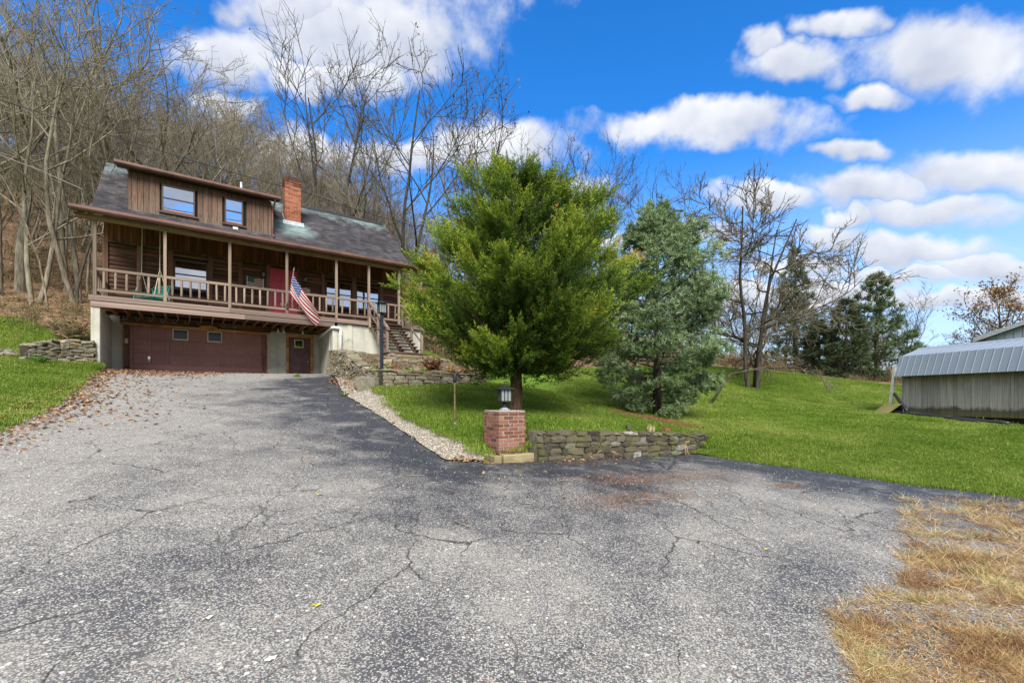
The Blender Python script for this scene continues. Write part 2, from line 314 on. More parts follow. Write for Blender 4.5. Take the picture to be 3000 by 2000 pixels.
# ------------------------------------------------------------------ mesh helpers
class MB:
    def __init__(s): s.v = []; s.f = []
    def add(s, vs_, fs_):
        o = len(s.v); s.v += [tuple(v) for v in vs_]; s.f += [tuple(i+o for i in f) for f in fs_]; return s
    def box(s, x0, x1, y0, y1, z0, z1):
        return s.add([(x0,y0,z0),(x1,y0,z0),(x1,y1,z0),(x0,y1,z0),(x0,y0,z1),(x1,y0,z1),(x1,y1,z1),(x0,y1,z1)], [(0,3,2,1),(4,5,6,7),(0,1,5,4),(1,2,6,5),(2,3,7,6),(3,0,4,7)])
    def prism(s, poly, y0, y1, axis='y'):
        """poly of (a,b); extruded along axis"""
        n = len(poly); m = {'y': lambda a, b, t: (a, t, b), 'x': lambda a, b, t: (t, a, b), 'z': lambda a, b, t: (a, b, t)}[axis]
        return s.add([m(a, b, y0) for a, b in poly]+[m(a, b, y1) for a, b in poly], [tuple(range(n))[::-1], tuple(range(n, 2*n))]+[(i, (i+1) % n, (i+1) % n+n, i+n) for i in range(n)])
    def tube(s, pts, rad, sides=6, cap=True):
        pts = [Vector(p) for p in pts]; n = len(pts); rad = [rad]*n if not hasattr(rad, '__len__') else rad
        o = len(s.v); up = None
        for i, p in enumerate(pts):
            d = (pts[min(i+1, n-1)]-pts[max(i-1, 0)]); d = d.normalized() if d.length > 1e-9 else Vector((0, 0, 1))
            if up is None: up = Vector((0, 0, 1)) if abs(d.z) < .9 else Vector((1, 0, 0))
            a = d.cross(up); a = a.normalized() if a.length > 1e-6 else d.orthogonal().normalized(); b_ = a.cross(d).normalized(); up = b_
            for k in range(sides):
                t = 2*math.pi*k/sides; s.v.append(tuple(p+(a*math.cos(t)+b_*math.sin(t))*rad[i]))
        for i in range(n-1):
            for k in range(sides):
                k2 = (k+1) % sides; s.f.append((o+i*sides+k, o+i*sides+k2, o+(i+1)*sides+k2, o+(i+1)*sides+k))
        if cap: s.f.append(tuple(o+k for k in range(sides))[::-1]); s.f.append(tuple(o+(n-1)*sides+k for k in range(sides)))
        return s
    def lathe(s, prof, sides=12, cx=0, cy=0, rot=0):
        o = len(s.v)
        for r, z in prof:
            for k in range(sides):
                t = 2*math.pi*k/sides+rot; s.v.append((cx+r*math.cos(t), cy+r*math.sin(t), z))
        for i in range(len(prof)-1):
            for k in range(sides):
                k2 = (k+1) % sides; s.f.append((o+i*sides+k, o+i*sides+k2, o+(i+1)*sides+k2, o+(i+1)*sides+k))
        s.f.append(tuple(o+k for k in range(sides))[::-1]); s.f.append(tuple(o+(len(prof)-1)*sides+k for k in range(sides))); return s
    def mesh(s, name, mat, smooth=False, bevel=0):
        me = bpy.data.meshes.new(name); me.from_pydata(s.v, [], s.f); 
        if bevel:
            bm = bmesh.new(); bm.from_mesh(me); bmesh.ops.bevel(bm, geom=bm.edges[:], offset=bevel, segments=1, affect='EDGES', profile=.5); bm.to_mesh(me); bm.free()
        if mat: me.materials.append(M[mat] if isinstance(mat, str) else mat)
        if smooth: me.polygons.foreach_set('use_smooth', [True]*len(me.polygons))
        me.update(); return me
    def build(s, name, mat, parent=None, smooth=False, bevel=0): return link(name, s.mesh(name, mat, smooth, bevel), parent)
def link(name, me, parent=None, loc=None, rot=None, scl=None):
    o = bpy.data.objects.new(name, me); C.objects.link(o)
    if parent is not None: o.parent = parent
    if loc is not None: o.location = loc
    if rot is not None: o.rotation_euler = rot
    if scl is not None: o.scale = scl
    return o
def tag(o, label=None, cat=None, group=None, kind=None):
    for k, v in (('label', label), ('category', cat), ('group', group), ('kind', kind)):
        if v: o[k] = v
    return o
def thing(name, label, cat, loc=(0, 0, 0), rz=0, group=None):
    o = bpy.data.objects.new(name, None); C.objects.link(o); o.location = loc; o.rotation_euler = (0, 0, rz); o.empty_display_size = .1
    return tag(o, label, cat, group)
def tri_mesh(name, V, F, mat, tint=None, smooth=False):
    me = bpy.data.meshes.new(name); V = np.ascontiguousarray(V, dtype=np.float32); F = np.ascontiguousarray(F, dtype=np.int32); k = F.shape[1]
    me.vertices.add(len(V)); me.vertices.foreach_set('co', V.ravel()); me.loops.add(F.size); me.loops.foreach_set('vertex_index', F.ravel())
    me.polygons.add(len(F)); me.polygons.foreach_set('loop_start', np.arange(0, F.size, k, dtype=np.int32))
    if tint is not None:
        a = me.attributes.new('tint', 'FLOAT', 'POINT'); a.data.foreach_set('value', np.ascontiguousarray(tint, dtype=np.float32))
    if mat: me.materials.append(M[mat] if isinstance(mat, str) else mat)
    me.update(calc_edges=True); 
    if smooth: me.polygons.foreach_set('use_smooth', np.ones(len(F), dtype=bool))
    return me
def frames(dirs, roll):
    """rotation matrices whose local Z is dirs"""
    d = dirs/np.maximum(np.linalg.norm(dirs, axis=1, keepdims=True), 1e-9); ref = np.where(np.abs(d[:, 2:3]) < .95, np.array([[0, 0, 1.]]), np.array([[1., 0, 0]]))
    a = np.cross(ref, d); a /= np.linalg.norm(a, axis=1, keepdims=True); b = np.cross(d, a)
    c, s_ = np.cos(roll)[:, None], np.sin(roll)[:, None]
    return np.stack([a*c+b*s_, -a*s_+b*c, d], axis=2)
def scatter(name, protos, P, Rm, S, tint, mat, tvar=.1):
    """protos: list of (verts, tris, vert tint offset); joined into one mesh"""
    Vs, Fs, Ts = [], [], []; o = 0; pick = rng.integers(0, len(protos), len(P))
    for k, (pv, pf, pt) in enumerate(protos):
        i = np.where(pick == k)[0]
        if not len(i): continue
        v = np.einsum('nij,vj->nvi', Rm[i]*S[i][:, None, None], pv)+P[i][:, None, :]
        f = pf[None]+(np.arange(len(i))*len(pv))[:, None, None]+o
        t = np.clip(tint[i][:, None]+pt[None]+rng.normal(0, tvar, (len(i), 1)), 0, 1)
        Vs.append(v.reshape(-1, 3)); Fs.append(f.reshape(-1, 3)); Ts.append(np.broadcast_to(t, (len(i), len(pv))).ravel()); o += len(i)*len(pv)
    return tri_mesh(name, np.concatenate(Vs), np.concatenate(Fs), mat, np.concatenate(Ts))
def blades(specs, width, tri=True):
    """specs: list of (base, tip, mid-sag, tint); thin flat blades"""
    V, F, T = [], [], []
    for b, t, w, tn in specs:
        b, t = Vector(b), Vector(t); d = t-b; sd_ = d.cross(Vector((random.uniform(-1, 1), random.uniform(-1, 1), random.uniform(-1, 1)))); sd_ = sd_.normalized()*w*width
        o = len(V); m = b+d*.55
        V += [tuple(b-sd_*.7), tuple(b+sd_*.7), tuple(m+sd_), tuple(m-sd_), tuple(t)]; F += [(o, o+1, o+2), (o, o+2, o+3), (o+3, o+2, o+4)]; T += [tn-.06]*2+[tn]*2+[tn+.08]
    return np.array(V), np.array(F), np.array(T)
def unit(n): v = rng.normal(size=(n, 3)); return v/np.linalg.norm(v, axis=1, keepdims=True)

# geometry-node scatter of small patches for what nobody can count
def gn_scatter(name, pts, rotz, scl, protos, label, cat):
    col = bpy.data.collections.new(name+'_pieces')
    for i, me in enumerate(protos): col.objects.link(bpy.data.objects.new(name+'_piece', me))
    me = bpy.data.meshes.new(name); me.vertices.add(len(pts)); me.vertices.foreach_set('co', np.ascontiguousarray(pts, dtype=np.float32).ravel())
    a = me.attributes.new('rz', 'FLOAT', 'POINT'); a.data.foreach_set('value', np.ascontiguousarray(rotz, dtype=np.float32))
    a = me.attributes.new('sc', 'FLOAT', 'POINT'); a.data.foreach_set('value', np.ascontiguousarray(scl, dtype=np.float32))
    me.update(); o = link(name, me); tag(o, label, cat, kind='stuff')
    g = bpy.data.node_groups.new(name, 'GeometryNodeTree'); g.interface.new_socket('Geometry', in_out='INPUT', socket_type='NodeSocketGeometry'); g.interface.new_socket('Geometry', in_out='OUTPUT', socket_type='NodeSocketGeometry')
    n = g.nodes; gi = n.new('NodeGroupInput'); go = n.new('NodeGroupOutput'); ip = n.new('GeometryNodeInstanceOnPoints'); ci = n.new('GeometryNodeCollectionInfo')
    ci.inputs['Collection'].default_value = col; ci.inputs['Separate Children'].default_value = True; ci.inputs['Reset Children'].default_value = True
    def named(nm):
        q = n.new('GeometryNodeInputNamedAttribute'); q.data_type = 'FLOAT'; q.inputs['Name'].default_value = nm; return q.outputs['Attribute']
    cx = n.new('ShaderNodeCombineXYZ'); g.links.new(named('rz'), cx.inputs[2]); er = n.new('FunctionNodeEulerToRotation'); g.links.new(cx.outputs[0], er.inputs[0])
    g.links.new(gi.outputs[0], ip.inputs['Points']); g.links.new(ci.outputs[0], ip.inputs['Instance']); ip.inputs['Pick Instance'].default_value = True
    g.links.new(er.outputs[0], ip.inputs['Rotation']); g.links.new(named('sc'), ip.inputs['Scale']); g.links.new(ip.outputs[0], go.inputs[0])
    md = o.modifiers.new('scatter', 'NODES'); md.node_group = g
    return o

# ------------------------------------------------------------------ site frame: s along the house front, q into the house, z up
DX, DY = .81748, .57595; AX, AY = -15.927, 18.973; HROT = math.atan2(DY, DX)
def hw(s, q, z=0.0): return Vector((AX+s*DX-q*DY, AY+s*DY+q*DX, z))
def W(px, py, d): return Vector(((px-1500)/FPX*d, d, 1.6+(HZ-py)/FPX*d))
CHIM_STAIN = tuple(hw(6.4, 1.0, 10.3)); M['shingle'] = material('roof_shingle', M['shingle_fn'], .9); del M['shingle_fn']

# ------------------------------------------------------------------ terrain
class TPS:
    def __init__(s, pts):
        p = np.array(pts, float); s.c = p[:, :2]; n = len(p); d = np.linalg.norm(s.c[:, None]-s.c[None], axis=2)
        K = s.k(d)+np.eye(n)*.4; Pm = np.c_[np.ones(n), s.c]; A = np.zeros((n+3, n+3)); A[:n, :n] = K; A[:n, n:] = Pm; A[n:, :n] = Pm.T
        s.w = np.linalg.solve(A, np.r_[p[:, 2], 0, 0, 0])
    @staticmethod
    def k(r): r = np.maximum(r, 1e-9); return r*r*np.log(r)
    def __call__(s, x, y):
        q = np.c_[np.ravel(x), np.ravel(y)]; out = np.empty(len(q))
        for i in range(0, len(q), 20000):
            b = q[i:i+20000]; d = np.linalg.norm(b[:, None]-s.c[None], axis=2); out[i:i+20000] = s.k(d)@s.w[:-3]+np.c_[np.ones(len(b)), b]@s.w[-3:]
        return out
def inpoly(x, y, poly):
    x, y = np.ravel(x), np.ravel(y); r = np.zeros(len(x), bool); n = len(poly); j = n-1
    for i in range(n):
        xi, yi = poly[i]; xj, yj = poly[j]
        c = ((yi > y) != (yj > y)) & (x < (xj-xi)*(y-yi)/((yj-yi) or 1e-12)+xi); r ^= c; j = i
    return r
def distpoly(x, y, pts, closed=False):
    q = np.c_[np.ravel(x), np.ravel(y)]; best = np.full(len(q), 1e9); n = len(pts)
    for i in range(n if closed else n-1):
        a, b = np.array(pts[i]), np.array(pts[(i+1) % n]); ab = b-a; t = np.clip(((q-a)@ab)/max(ab@ab, 1e-12), 0, 1); best = np.minimum(best, np.linalg.norm(q-a-t[:, None]*ab, axis=1))
    return best
def dense(pts, step, jit=0.0):
    out = []
    for a, b in zip(pts[:-1], pts[1:]):
        a, b = np.array(a, float), np.array(b, float); n = max(1, int(np.linalg.norm(b-a)/step))
        nrm = np.array([-(b-a)[1], (b-a)[0]])/max(np.linalg.norm(b-a), 1e-9)
        for k in range(n): out.append(tuple(a+(b-a)*k/n+(nrm*random.gauss(0, jit) if jit and (k or len(out)) else 0)))
    out.append(tuple(pts[-1])); return out
def xy(v): return (v[0], v[1])
W0 = hw(7.52, -2.9)                                                       # foot of the right wing wall
drive_left = [(-5.0, -1.0), (-6.3, 3.0), (-7.6, 6.3), (-9.0, 8.4), (-10.6, 10.6), (-12.6, 13.2), (-14.0, 15.2), xy(hw(-.72, -2.9))]
drive_gravel = [xy(hw(7.3, -3.1)), (-7.75, 19.9), (-5.35, 14.5), (-3.26, 11.5), (-2.1, 9.6), (-1.15, 7.95)]
drive_wall = [(-1.15, 7.95), (-.3, 7.9), (.45, 8.05), (2.6, 9.5), (4.45, 10.8)]
drive_right = [(4.45, 10.8), (5.1, 10.35), (6.1, 9.35), (7.0, 7.9), (8.1, 6.75), (10.5, 5.2), (15, 3.2)]
drive_apron = [xy(hw(-.72, -2.9)), xy(hw(-.66, -.02)), xy(hw(7.42, -.02)), xy(hw(7.3, -3.1))]
Dz = TPS([(0,0,0),(0,4,.2),(-4,2,.40),(-5,-1,.4),(-6.3,3,.72),(-7.6,6.3,1.02),(-9,8.4,1.30),(-10.6,10.6,1.62),(-12.6,13.2,2.08),(-14.0,15.2,2.46),(-15,16.3,2.62),(-15.5,18.4,2.73),(-9.9,23.0,2.74),(-12.5,20.9,2.73),
          (-8.3,20.4,2.66),(-12,18.2,2.58),(-6.6,16.7,2.03),(-5.35,14.5,1.70),(-3.26,11.5,1.08),(-7.5,12.5,1.55),(-10,16,2.2),(-1.15,7.95,.50),(.3,8.0,.47),(2.6,9.5,.36),(4.5,10.8,.26),(6.1,9.35,.15),(8.1,6.75,.08),(3,4,.1),(6,1,-.05),(10,4,0),(-4,7,.72),(-2,4.5,.38),(15,0,-.2),(0,-6,-.35),(15,-6,-.5),(-6,-6,.1)])
gravel_right = [xy(hw(8.1, -3.6)), (-6.85, 19.2), (-5.3, 16.6), (-4.3, 14.4), (-2.9, 11.7), (-1.65, 9.75), (-.5, 8.35)]
house_fp = [xy(hw(-.72, -2.9)), xy(hw(7.5, -2.9)), xy(hw(11.85, -2.9)), xy(hw(11.85, 7.3)), xy(hw(-.72, 7.3))]
terr = [xy(hw(7.7, -3.0)), (-6.9, 19.0), (-5.75, 17.3), (-4.25, 14.55), (-1.35, 16.55), (-.9, 18.4), (-2.6, 21.5), xy(hw(9.9, -3.0))]   # stone-edged planting bed
TW = lambda x, y: TERR(x, y)
TERR = TPS([(-7.9,20.6,3.55),(-6.8,19.0,3.35),(-5.6,17.3,2.75),(-4.1,14.7,2.42),(-1.5,16.5,2.42),(-3.2,16.8,2.6),(-4.6,18.3,3.15),(-3.0,19.2,3.2),(-1.2,18.4,2.75),(-5.9,22,3.7),(-2.8,21.2,3.3)])
Lpts = [(p[0], p[1], float(Dz([p[0]], [p[1]])[0])) for p in drive_left[:-1]+drive_right]+[(-4.2,14.3,1.93),(-2.85,11.7,1.28),(-1.6,9.8,.95),(-.5,8.4,.62),
        (.3,9.2,.98),(-1.22,9.7,1.0),(.08,11,1.2),(-1.2,16.0,2.02),(-2.6,15.1,1.97),(4.7,11.5,.66),(2.5,10.2,.82),(4.8,15,1.0),(14.2,30,3.6),(17.9,28,2.97),(21.5,26,2.28),(14.7,20,1.25),(13.7,16,.96),(16.5,13,.75),(20,18,1.1),
        (0,25,3.5),(3,20,2.2),(8,24,2.7),(9,14,.75),(-16.3,15.6,3.2),(-17.2,16.8,3.85),(-18,18.5,4.6),(-15.2,14.4,2.75),(-20,16,4.2),(-14.5,11.5,2.35),(-12,8,1.75),(-20,22,6),(-24,18,5.3),(-29,28,9.6),(-22,30,8.2),(-14,33,8.2),(-4,32,6.0),
        (-30,55,21),(-60,45,26),(-12,52,13.5),(5,50,8),(20,45,4.6),(40,50,3.2),(40,20,1.0),(30,8,.2),(-40,22,11),(-25,10,3.9),(-14,3,1.7),(0,120,28),(-100,100,52),(100,120,6),(-100,0,14),(0,-30,-1.6),(40,-30,-2),(-40,-30,1.5),(15,3,-.05),(300,0,0),(0,400,40),(-300,200,60),(300,300,10),(0,-300,-8),(-300,-200,8),(300,-300,-4)]
L = TPS(Lpts)
drive_poly = drive_left+drive_apron[1:]+drive_gravel[1:]+drive_wall[1:]+drive_right[1:]+[(15, -7), (-5.0, -7)]
recess = [xy(hw(-.95, -2.9)), xy(hw(7.6, -2.9)), xy(hw(7.6, .4)), xy(hw(-.95, .4))]
low_front = drive_wall+[(4.9, 11.0), (4.66, 11.40), (3.2, 10.36), (1.6, 9.23), (.5, 8.5), (.2, 8.42), (-.1, 8.3), (-.5, 8.2)]
gravel_poly = drive_gravel+[(-.5, 8.0)]+gravel_right[::-1]
def gravel_h(x, y):
    a_, b_ = distpoly(x, y, drive_gravel), distpoly(x, y, gravel_right); t_ = np.clip(a_/np.maximum(a_+b_, 1e-6), 0, 1)*np.clip((np.ravel(y)-8.0)/1.0, 0, 1)
    return Dz(x, y)*(1-t_)+L(x, y)*t_+.012
def ground(x, y):
    """height of the ground sheet"""
    x, y = np.ravel(np.asarray(x, float)), np.ravel(np.asarray(y, float)); z = L(x, y)
    r = np.hypot(x, y); z = np.where(r > 250, z*np.clip((700-r)/450, 0, 1), z)
    t = inpoly(x, y, terr); z = np.where(t, TERR(x, y), z)
    h = inpoly(x, y, house_fp); z = np.where(h, 2.6, z)
    z = np.where(inpoly(x, y, recess), 2.6, z)
    d = inpoly(x, y, drive_poly) | inpoly(x, y, low_front); z = np.where(d, Dz(x, y)-.07, z)
    gv = inpoly(x, y, gravel_poly); z = np.where(gv, gravel_h(x, y)-.09, z)
    return z
def gz(x, y): return float(ground([x], [y])[0])
def dz(x, y): return float(Dz([x], [y])[0])
def axis_(lo, hi, flo, fhi, fine, grow=1.13):
    a = list(np.arange(flo, fhi+1e-6, fine)); st = fine
    while a[-1] < hi: st *= grow; a.append(a[-1]+st)
    st = fine; b = [a[0]]
    while b[-1] > lo: st *= grow; b.append(b[-1]-st)
    return np.array(b[:0:-1]+a)
gx, gy = axis_(-900, 900, -21, 17, .26), axis_(-500, 1500, 1, 27, .26)
XX, YY = np.meshgrid(gx, gy); ZZ = ground(XX, YY); nx, ny = len(gx), len(gy)
idx = np.arange(nx*ny).reshape(ny, nx); F4 = np.stack([idx[:-1, :-1], idx[:-1, 1:], idx[1:, 1:], idx[1:, :-1]], -1).reshape(-1, 4)
# where the woods begin: leaf litter instead of lawn
wood_edge = [(-60, 8), (-24, 16.0), (-19.5, 17.6), (-17.4, 16.7), (-15.9, 15.9), xy(hw(-.7, -2.5)), xy(hw(-.7, 0)), xy(hw(5, 8)), xy(hw(11.8, 4)), (-1.5, 21.5), (3, 24), (9, 27.5), (14, 30.5), (18, 28.6), (22, 26.4), (34, 25), (120, 30), (900, 100), (900, 1500), (-900, 1500), (-900, 8)]
sgn = np.where(inpoly(XX, YY, wood_edge), 1, -1)*np.minimum(distpoly(XX, YY, wood_edge, True), 4.0)
litter = np.clip((sgn+.15)/.9+.0, 0, 1); bed = inpoly(XX, YY, terr).astype(float)
gm = tri_mesh('ground', np.c_[XX.ravel(), YY.ravel(), ZZ], F4, None, litter, True)
a = gm.attributes.new('bed', 'FLOAT', 'POINT'); a.data.foreach_set('value', bed.astype(np.float32))
def f_ground(t, b):
    p = pos(t); n1 = t.noise(p, .35, 4, .6); n2 = t.noise(p, 6, 4, .65); n3 = t.noise(p, 1.7, 3, .6)
    g = t.ramp(t.math('ADD', t.math('MULTIPLY', n3, .55), t.math('MULTIPLY', n2, .45)), [(.3, (.060, .115, .012)), (.5, (.115, .20, .018)), (.68, (.18, .285, .03))])
    lv = t.voro(p, 7.0); lc = t.ramp(lv.outputs['Color'], [(0, (.10, .055, .03)), (.4, (.20, .115, .065)), (.75, (.30, .19, .115)), (1, (.36, .25, .16))])
    lc = t.mix(t.rng(n3, .5, .66, 0, .7), lc, (.10, .085, .04)); lc = t.mix(t.rng(n1, .52, .62, 0, .5), lc, (.16, .145, .06))
    m = t.rng(t.math('ADD', t.attr('tint'), t.math('MULTIPLY', t.math('SUBTRACT', n2, .5), 1.1)), .35, .65)
    c = t.mix(m, g, lc); bc = t.mix(n2, (.06, .045, .028), (.20, .15, .09)); c = t.mix(t.attr('bed'), c, bc)
    t.put(b.inputs['Base Color'], c); t.put(b.inputs['Normal'], t.bump(t.math('ADD', n2, lv.outputs['Distance']), .7, .08))
M['ground'] = material('lawn_and_leaf_litter', f_ground, .95, .15); gm.materials.append(M['ground'])
tag(link('ground', gm), kind='structure', label='green lawn rising to a leaf-strewn wooded hillside')

def sheet(name, poly, hfun, mat, step=.3, lift=0.0, attrs=None):
    pl = [Vector(p) for p in poly]; xs, ys = [p[0] for p in poly], [p[1] for p in poly]; g = np.meshgrid(np.arange(min(xs), max(xs), step), np.arange(min(ys), max(ys), step)); qx, qy = g[0].ravel(), g[1].ravel()
    keep = inpoly(qx, qy, poly) & (distpoly(qx, qy, poly, True) > step*.4); pts = pl+[Vector((a_, b_)) for a_, b_ in zip(qx[keep], qy[keep])]; n = len(pl)
    v, e, f, *_ = delaunay_2d_cdt(pts, [(i, (i+1) % n) for i in range(n)], [], 1, 1e-5)
    vx, vy = np.array([p.x for p in v]), np.array([p.y for p in v]); V = np.c_[vx, vy, hfun(vx, vy)+lift]
    me = tri_mesh(name, V, np.array([list(q) for q in f]), mat, smooth=True)
    nrm = np.cross(V[f[0][1]]-V[f[0][0]], V[f[0][2]]-V[f[0][0]])
    if nrm[2] < 0: me.flip_normals()
    for k, fn in (attrs or {}).items():
        a_ = me.attributes.new(k, 'FLOAT', 'POINT'); a_.data.foreach_set('value', fn(vx, vy).astype(np.float32))
    return tag(link(name, me), kind='structure')
dl = dense(drive_left, .22, .05); dgv = dense(drive_gravel, .25, .025); dw = dense(drive_wall, .25, .02); dr = dense(drive_right, .2, .04)
drive_edge = dl+drive_apron[1:3]+dgv[0:]+dw[1:]+dr[1:]+[(15, -7), (-5.0, -7)]
def seal(x, y):    # fresher dark sealer along the lawn and wall side, worn away in the middle of the drive
    return np.clip(1-distpoly(x, y, drive_gravel[1:]+drive_wall[1:]+drive_right[1:])/3.4, 0, 1)**1.2
def loose(x, y):   # loose stone along the left side and across the top by the garage
    a_ = np.clip(1-distpoly(x, y, drive_left)/3.2, 0, 1); b_ = np.clip(1-distpoly(x, y, [xy(hw(-.7, -3)), xy(hw(7.4, -3))])/3.0, 0, 1); return np.maximum(a_, b_)
def f_asphalt(t, b):
    p = pos(t); w1 = t.noise(p, .45, 4, .6); w2 = t.noise(p, 1.6, 4, .6); w3 = t.noise(p, 7, 3)
    v1 = t.voro(p, 92.0); v2 = t.voro(p, 34.0); rv = t.node('ShaderNodeSeparateColor'); t.put(rv.inputs[0], v1.outputs['Color']); rv2 = t.node('ShaderNodeSeparateColor'); t.put(rv2.inputs[0], v2.outputs['Color'])
    wear = t.math('ADD', t.math('SUBTRACT', t.math('ADD', t.math('MULTIPLY', w1, 1.35), t.math('MULTIPLY', w2, .65)), .27), t.math('SUBTRACT', t.math('MULTIPLY', t.attr('loose'), .40), t.math('MULTIPLY', t.attr('seal'), .62)))
    wr = t.rng(wear, .30, .88)
    thr = t.math('SUBTRACT', .90, t.math('MULTIPLY', wr, .82))
    st = t.math('MULTIPLY', t.rng(t.math('SUBTRACT', rv.outputs[0], thr), 0, .06), t.rng(v1.outputs['Distance'], .45, .70, 1, 0))
    st2 = t.math('MULTIPLY', t.rng(t.math('SUBTRACT', rv2.outputs[0], t.math('SUBTRACT', 1.06, t.math('MULTIPLY', wr, .22))), 0, .04), t.rng(v2.outputs['Distance'], .36, .5, 1, 0))
    sc = t.ramp(rv.outputs[1], [(0, (.19, .184, .172)), (.5, (.345, .33, .30)), (.85, (.48, .465, .43)), (1, (.36, .27, .21))])
    sc2 = t.ramp(rv2.outputs[1], [(0, (.26, .24, .21)), (.6, (.46, .44, .40)), (1, (.60, .57, .52))])
    base = t.mix(wr, (.032, .036, .048), t.mix(t.attr('loose'), (.140, .136, .132), (.215, .196, .172)))
    base = t.mix(t.rng(w3, .35, .7, 0, .4), base, (.05, .052, .06))
    c = t.mix(st, base, sc); c = t.mix(st2, c, sc2)
    dust = t.rng(t.math('ADD', w2, t.math('MULTIPLY', w3, .3)), .70, .86, 0, .28); c = t.mix(dust, c, (.35, .33, .29))
    # cracks
    wp = t.vmath('ADD', p, t.vmath('MULTIPLY', t.noisec(p, 3.2, 4.0), (.34, .34, 0)))
    cr = t.voro(scaled(t, wp, (1.25, .5, 1)), .75, 'DISTANCE_TO_EDGE'); cm = t.rng(t.noise(p, .8, 3), .42, .52)
    crk = t.math('MULTIPLY', t.rng(t.math('ADD', cr.outputs['Distance'], t.math('MULTIPLY', w3, .006)), .004, .012, .85, 0), cm)
    cr2 = t.voro(wp, 1.9, 'DISTANCE_TO_EDGE'); cm2 = t.rng(t.noise(p, .55, 3), .50, .58); crk = t.math('MAXIMUM', crk, t.math('MULTIPLY', t.rng(cr2.outputs['Distance'], .003, .017, .6, 0), cm2))
    c = t.mix(crk, c, (.018, .017, .016))
    t.put(b.inputs['Base Color'], c); t.put(b.inputs['Roughness'], t.mixf(wr, .55, .9))
    t.put(b.inputs['Normal'], t.bump(t.math('MULTIPLY', v1.outputs['Distance'], rv.outputs[0]), .6, .006))
M['asphalt'] = material('worn_asphalt', f_asphalt, .8, .35)
drv = sheet('driveway', drive_edge, Dz, 'asphalt', .3, 0.0, {'seal': seal, 'loose': loose}); drv['label'] = 'cracked grey asphalt driveway climbing to the garage'
def f_gravel(t, b):
    p = pos(t); v = t.voro(p, 38); s_ = t.node('ShaderNodeSeparateColor'); t.put(s_.inputs[0], v.outputs['Color'])
    c = t.ramp(s_.outputs[0], [(0, (.20, .17, .13)), (.4, (.40, .36, .29)), (.8, (.56, .52, .44)), (1, (.40, .28, .20))]); c = t.mix(t.rng(v.outputs['Distance'], .4, .7, 0, .8), c, (.09, .075, .055))
    t.put(b.inputs['Base Color'], c); t.put(b.inputs['Normal'], t.bump(v.outputs['Distance'], .8, .02))
M['gravel'] = material('pale_gravel', f_gravel, .95)
gr_edge = dgv+[(-.5, 8.0)]+dense(gravel_right[::-1], .3, .05)
grv = sheet('gravel_path', gr_edge, gravel_h, 'gravel', .3, .006); grv['label'] = 'strip of pale gravel along the right edge of the driveway'

# ------------------------------------------------------------------ the house
HB = 2.6
house = thing('house', 'dark brown log-sided house with porch, dormer and garage underneath', 'house', hw(0, 0, HB), HROT)
def hbuild(mb, name, mat, parent=None, smooth=False, bevel=0):
    mb.v = [(a_, b_, c_-HB) for a_, b_, c_ in mb.v]; return mb.build(name, mat, parent or house, smooth, bevel)
def hbox(name, mat, s0, s1, q0, q1, z0, z1, parent=None, bevel=0): return hbuild(MB().box(s0, s1, q0, q1, z0, z1), name, mat, parent, False, bevel)
UB = MB().box(-.5, .5, -.5, .5, -.5, .5)
def ubox(mat, key=None, bev=.06):
    k = key or mat
    if k not in ubox.c: m_ = MB().box(-.5, .5, -.5, .5, -.5, .5); ubox.c[k] = m_.mesh(k+'_piece', mat, False, 0)
    return ubox.c[k]
ubox.c = {}
def piece(name, mat, s0, s1, q0, q1, z0, z1, parent=None, base=HB):
    return link(name, ubox(mat), parent or house, ((s0+s1)/2, (q0+q1)/2, (z0+z1)/2-base), None, (s1-s0, q1-q0, z1-z0))
E0, E1 = -.83, 11.75                      # house ends
WQ = -.10                                 # face of the log wall
# concrete basement: garage front with two openings, wings, front wall right of the garage
hbox('garage_wall', 'concrete', -.62, -.2, 0, .25, 2.55, 5.0)
hbuild(MB().prism([(5.05, 2.55), (5.91, 2.55), (5.91, 4.76), (7.13, 4.76), (7.13, 2.55), (7.42, 2.55), (7.42, 5.0), (5.05, 5.0)], 0, .25, 'y'), 'garage_wall', 'concrete')
hbox('wing_wall', 'concrete', -.83, -.58, -2.88, .25, 2.3, 4.84, bevel=.015); hbox('wing_wall', 'concrete', 7.40, 7.62, -2.86, .25, 2.3, 4.846, bevel=.015)
hbox('front_wall', 'concrete', 7.622, 11.8, -2.82, -2.58, 2.6, 5.055); hbox('end_wall', 'concrete', 11.55, 11.8, -2.579, 7.2, 2.6, 5.05); hbox('end_wall', 'concrete', E0, -.58, .252, 7.2, 2.6, 5.05)
hbox('wall_pilaster', 'concrete', 8.05, 8.28, -2.86, -2.821, 2.7, 5.05)
hbox('back_wall', 'backing', E0+.1, 11.6, 2.5, 7.1, 2.7, 8.9)
hbox('garage_interior', 'backing', -.55, 11.5, .3, 2.45, 2.6, 8.9)
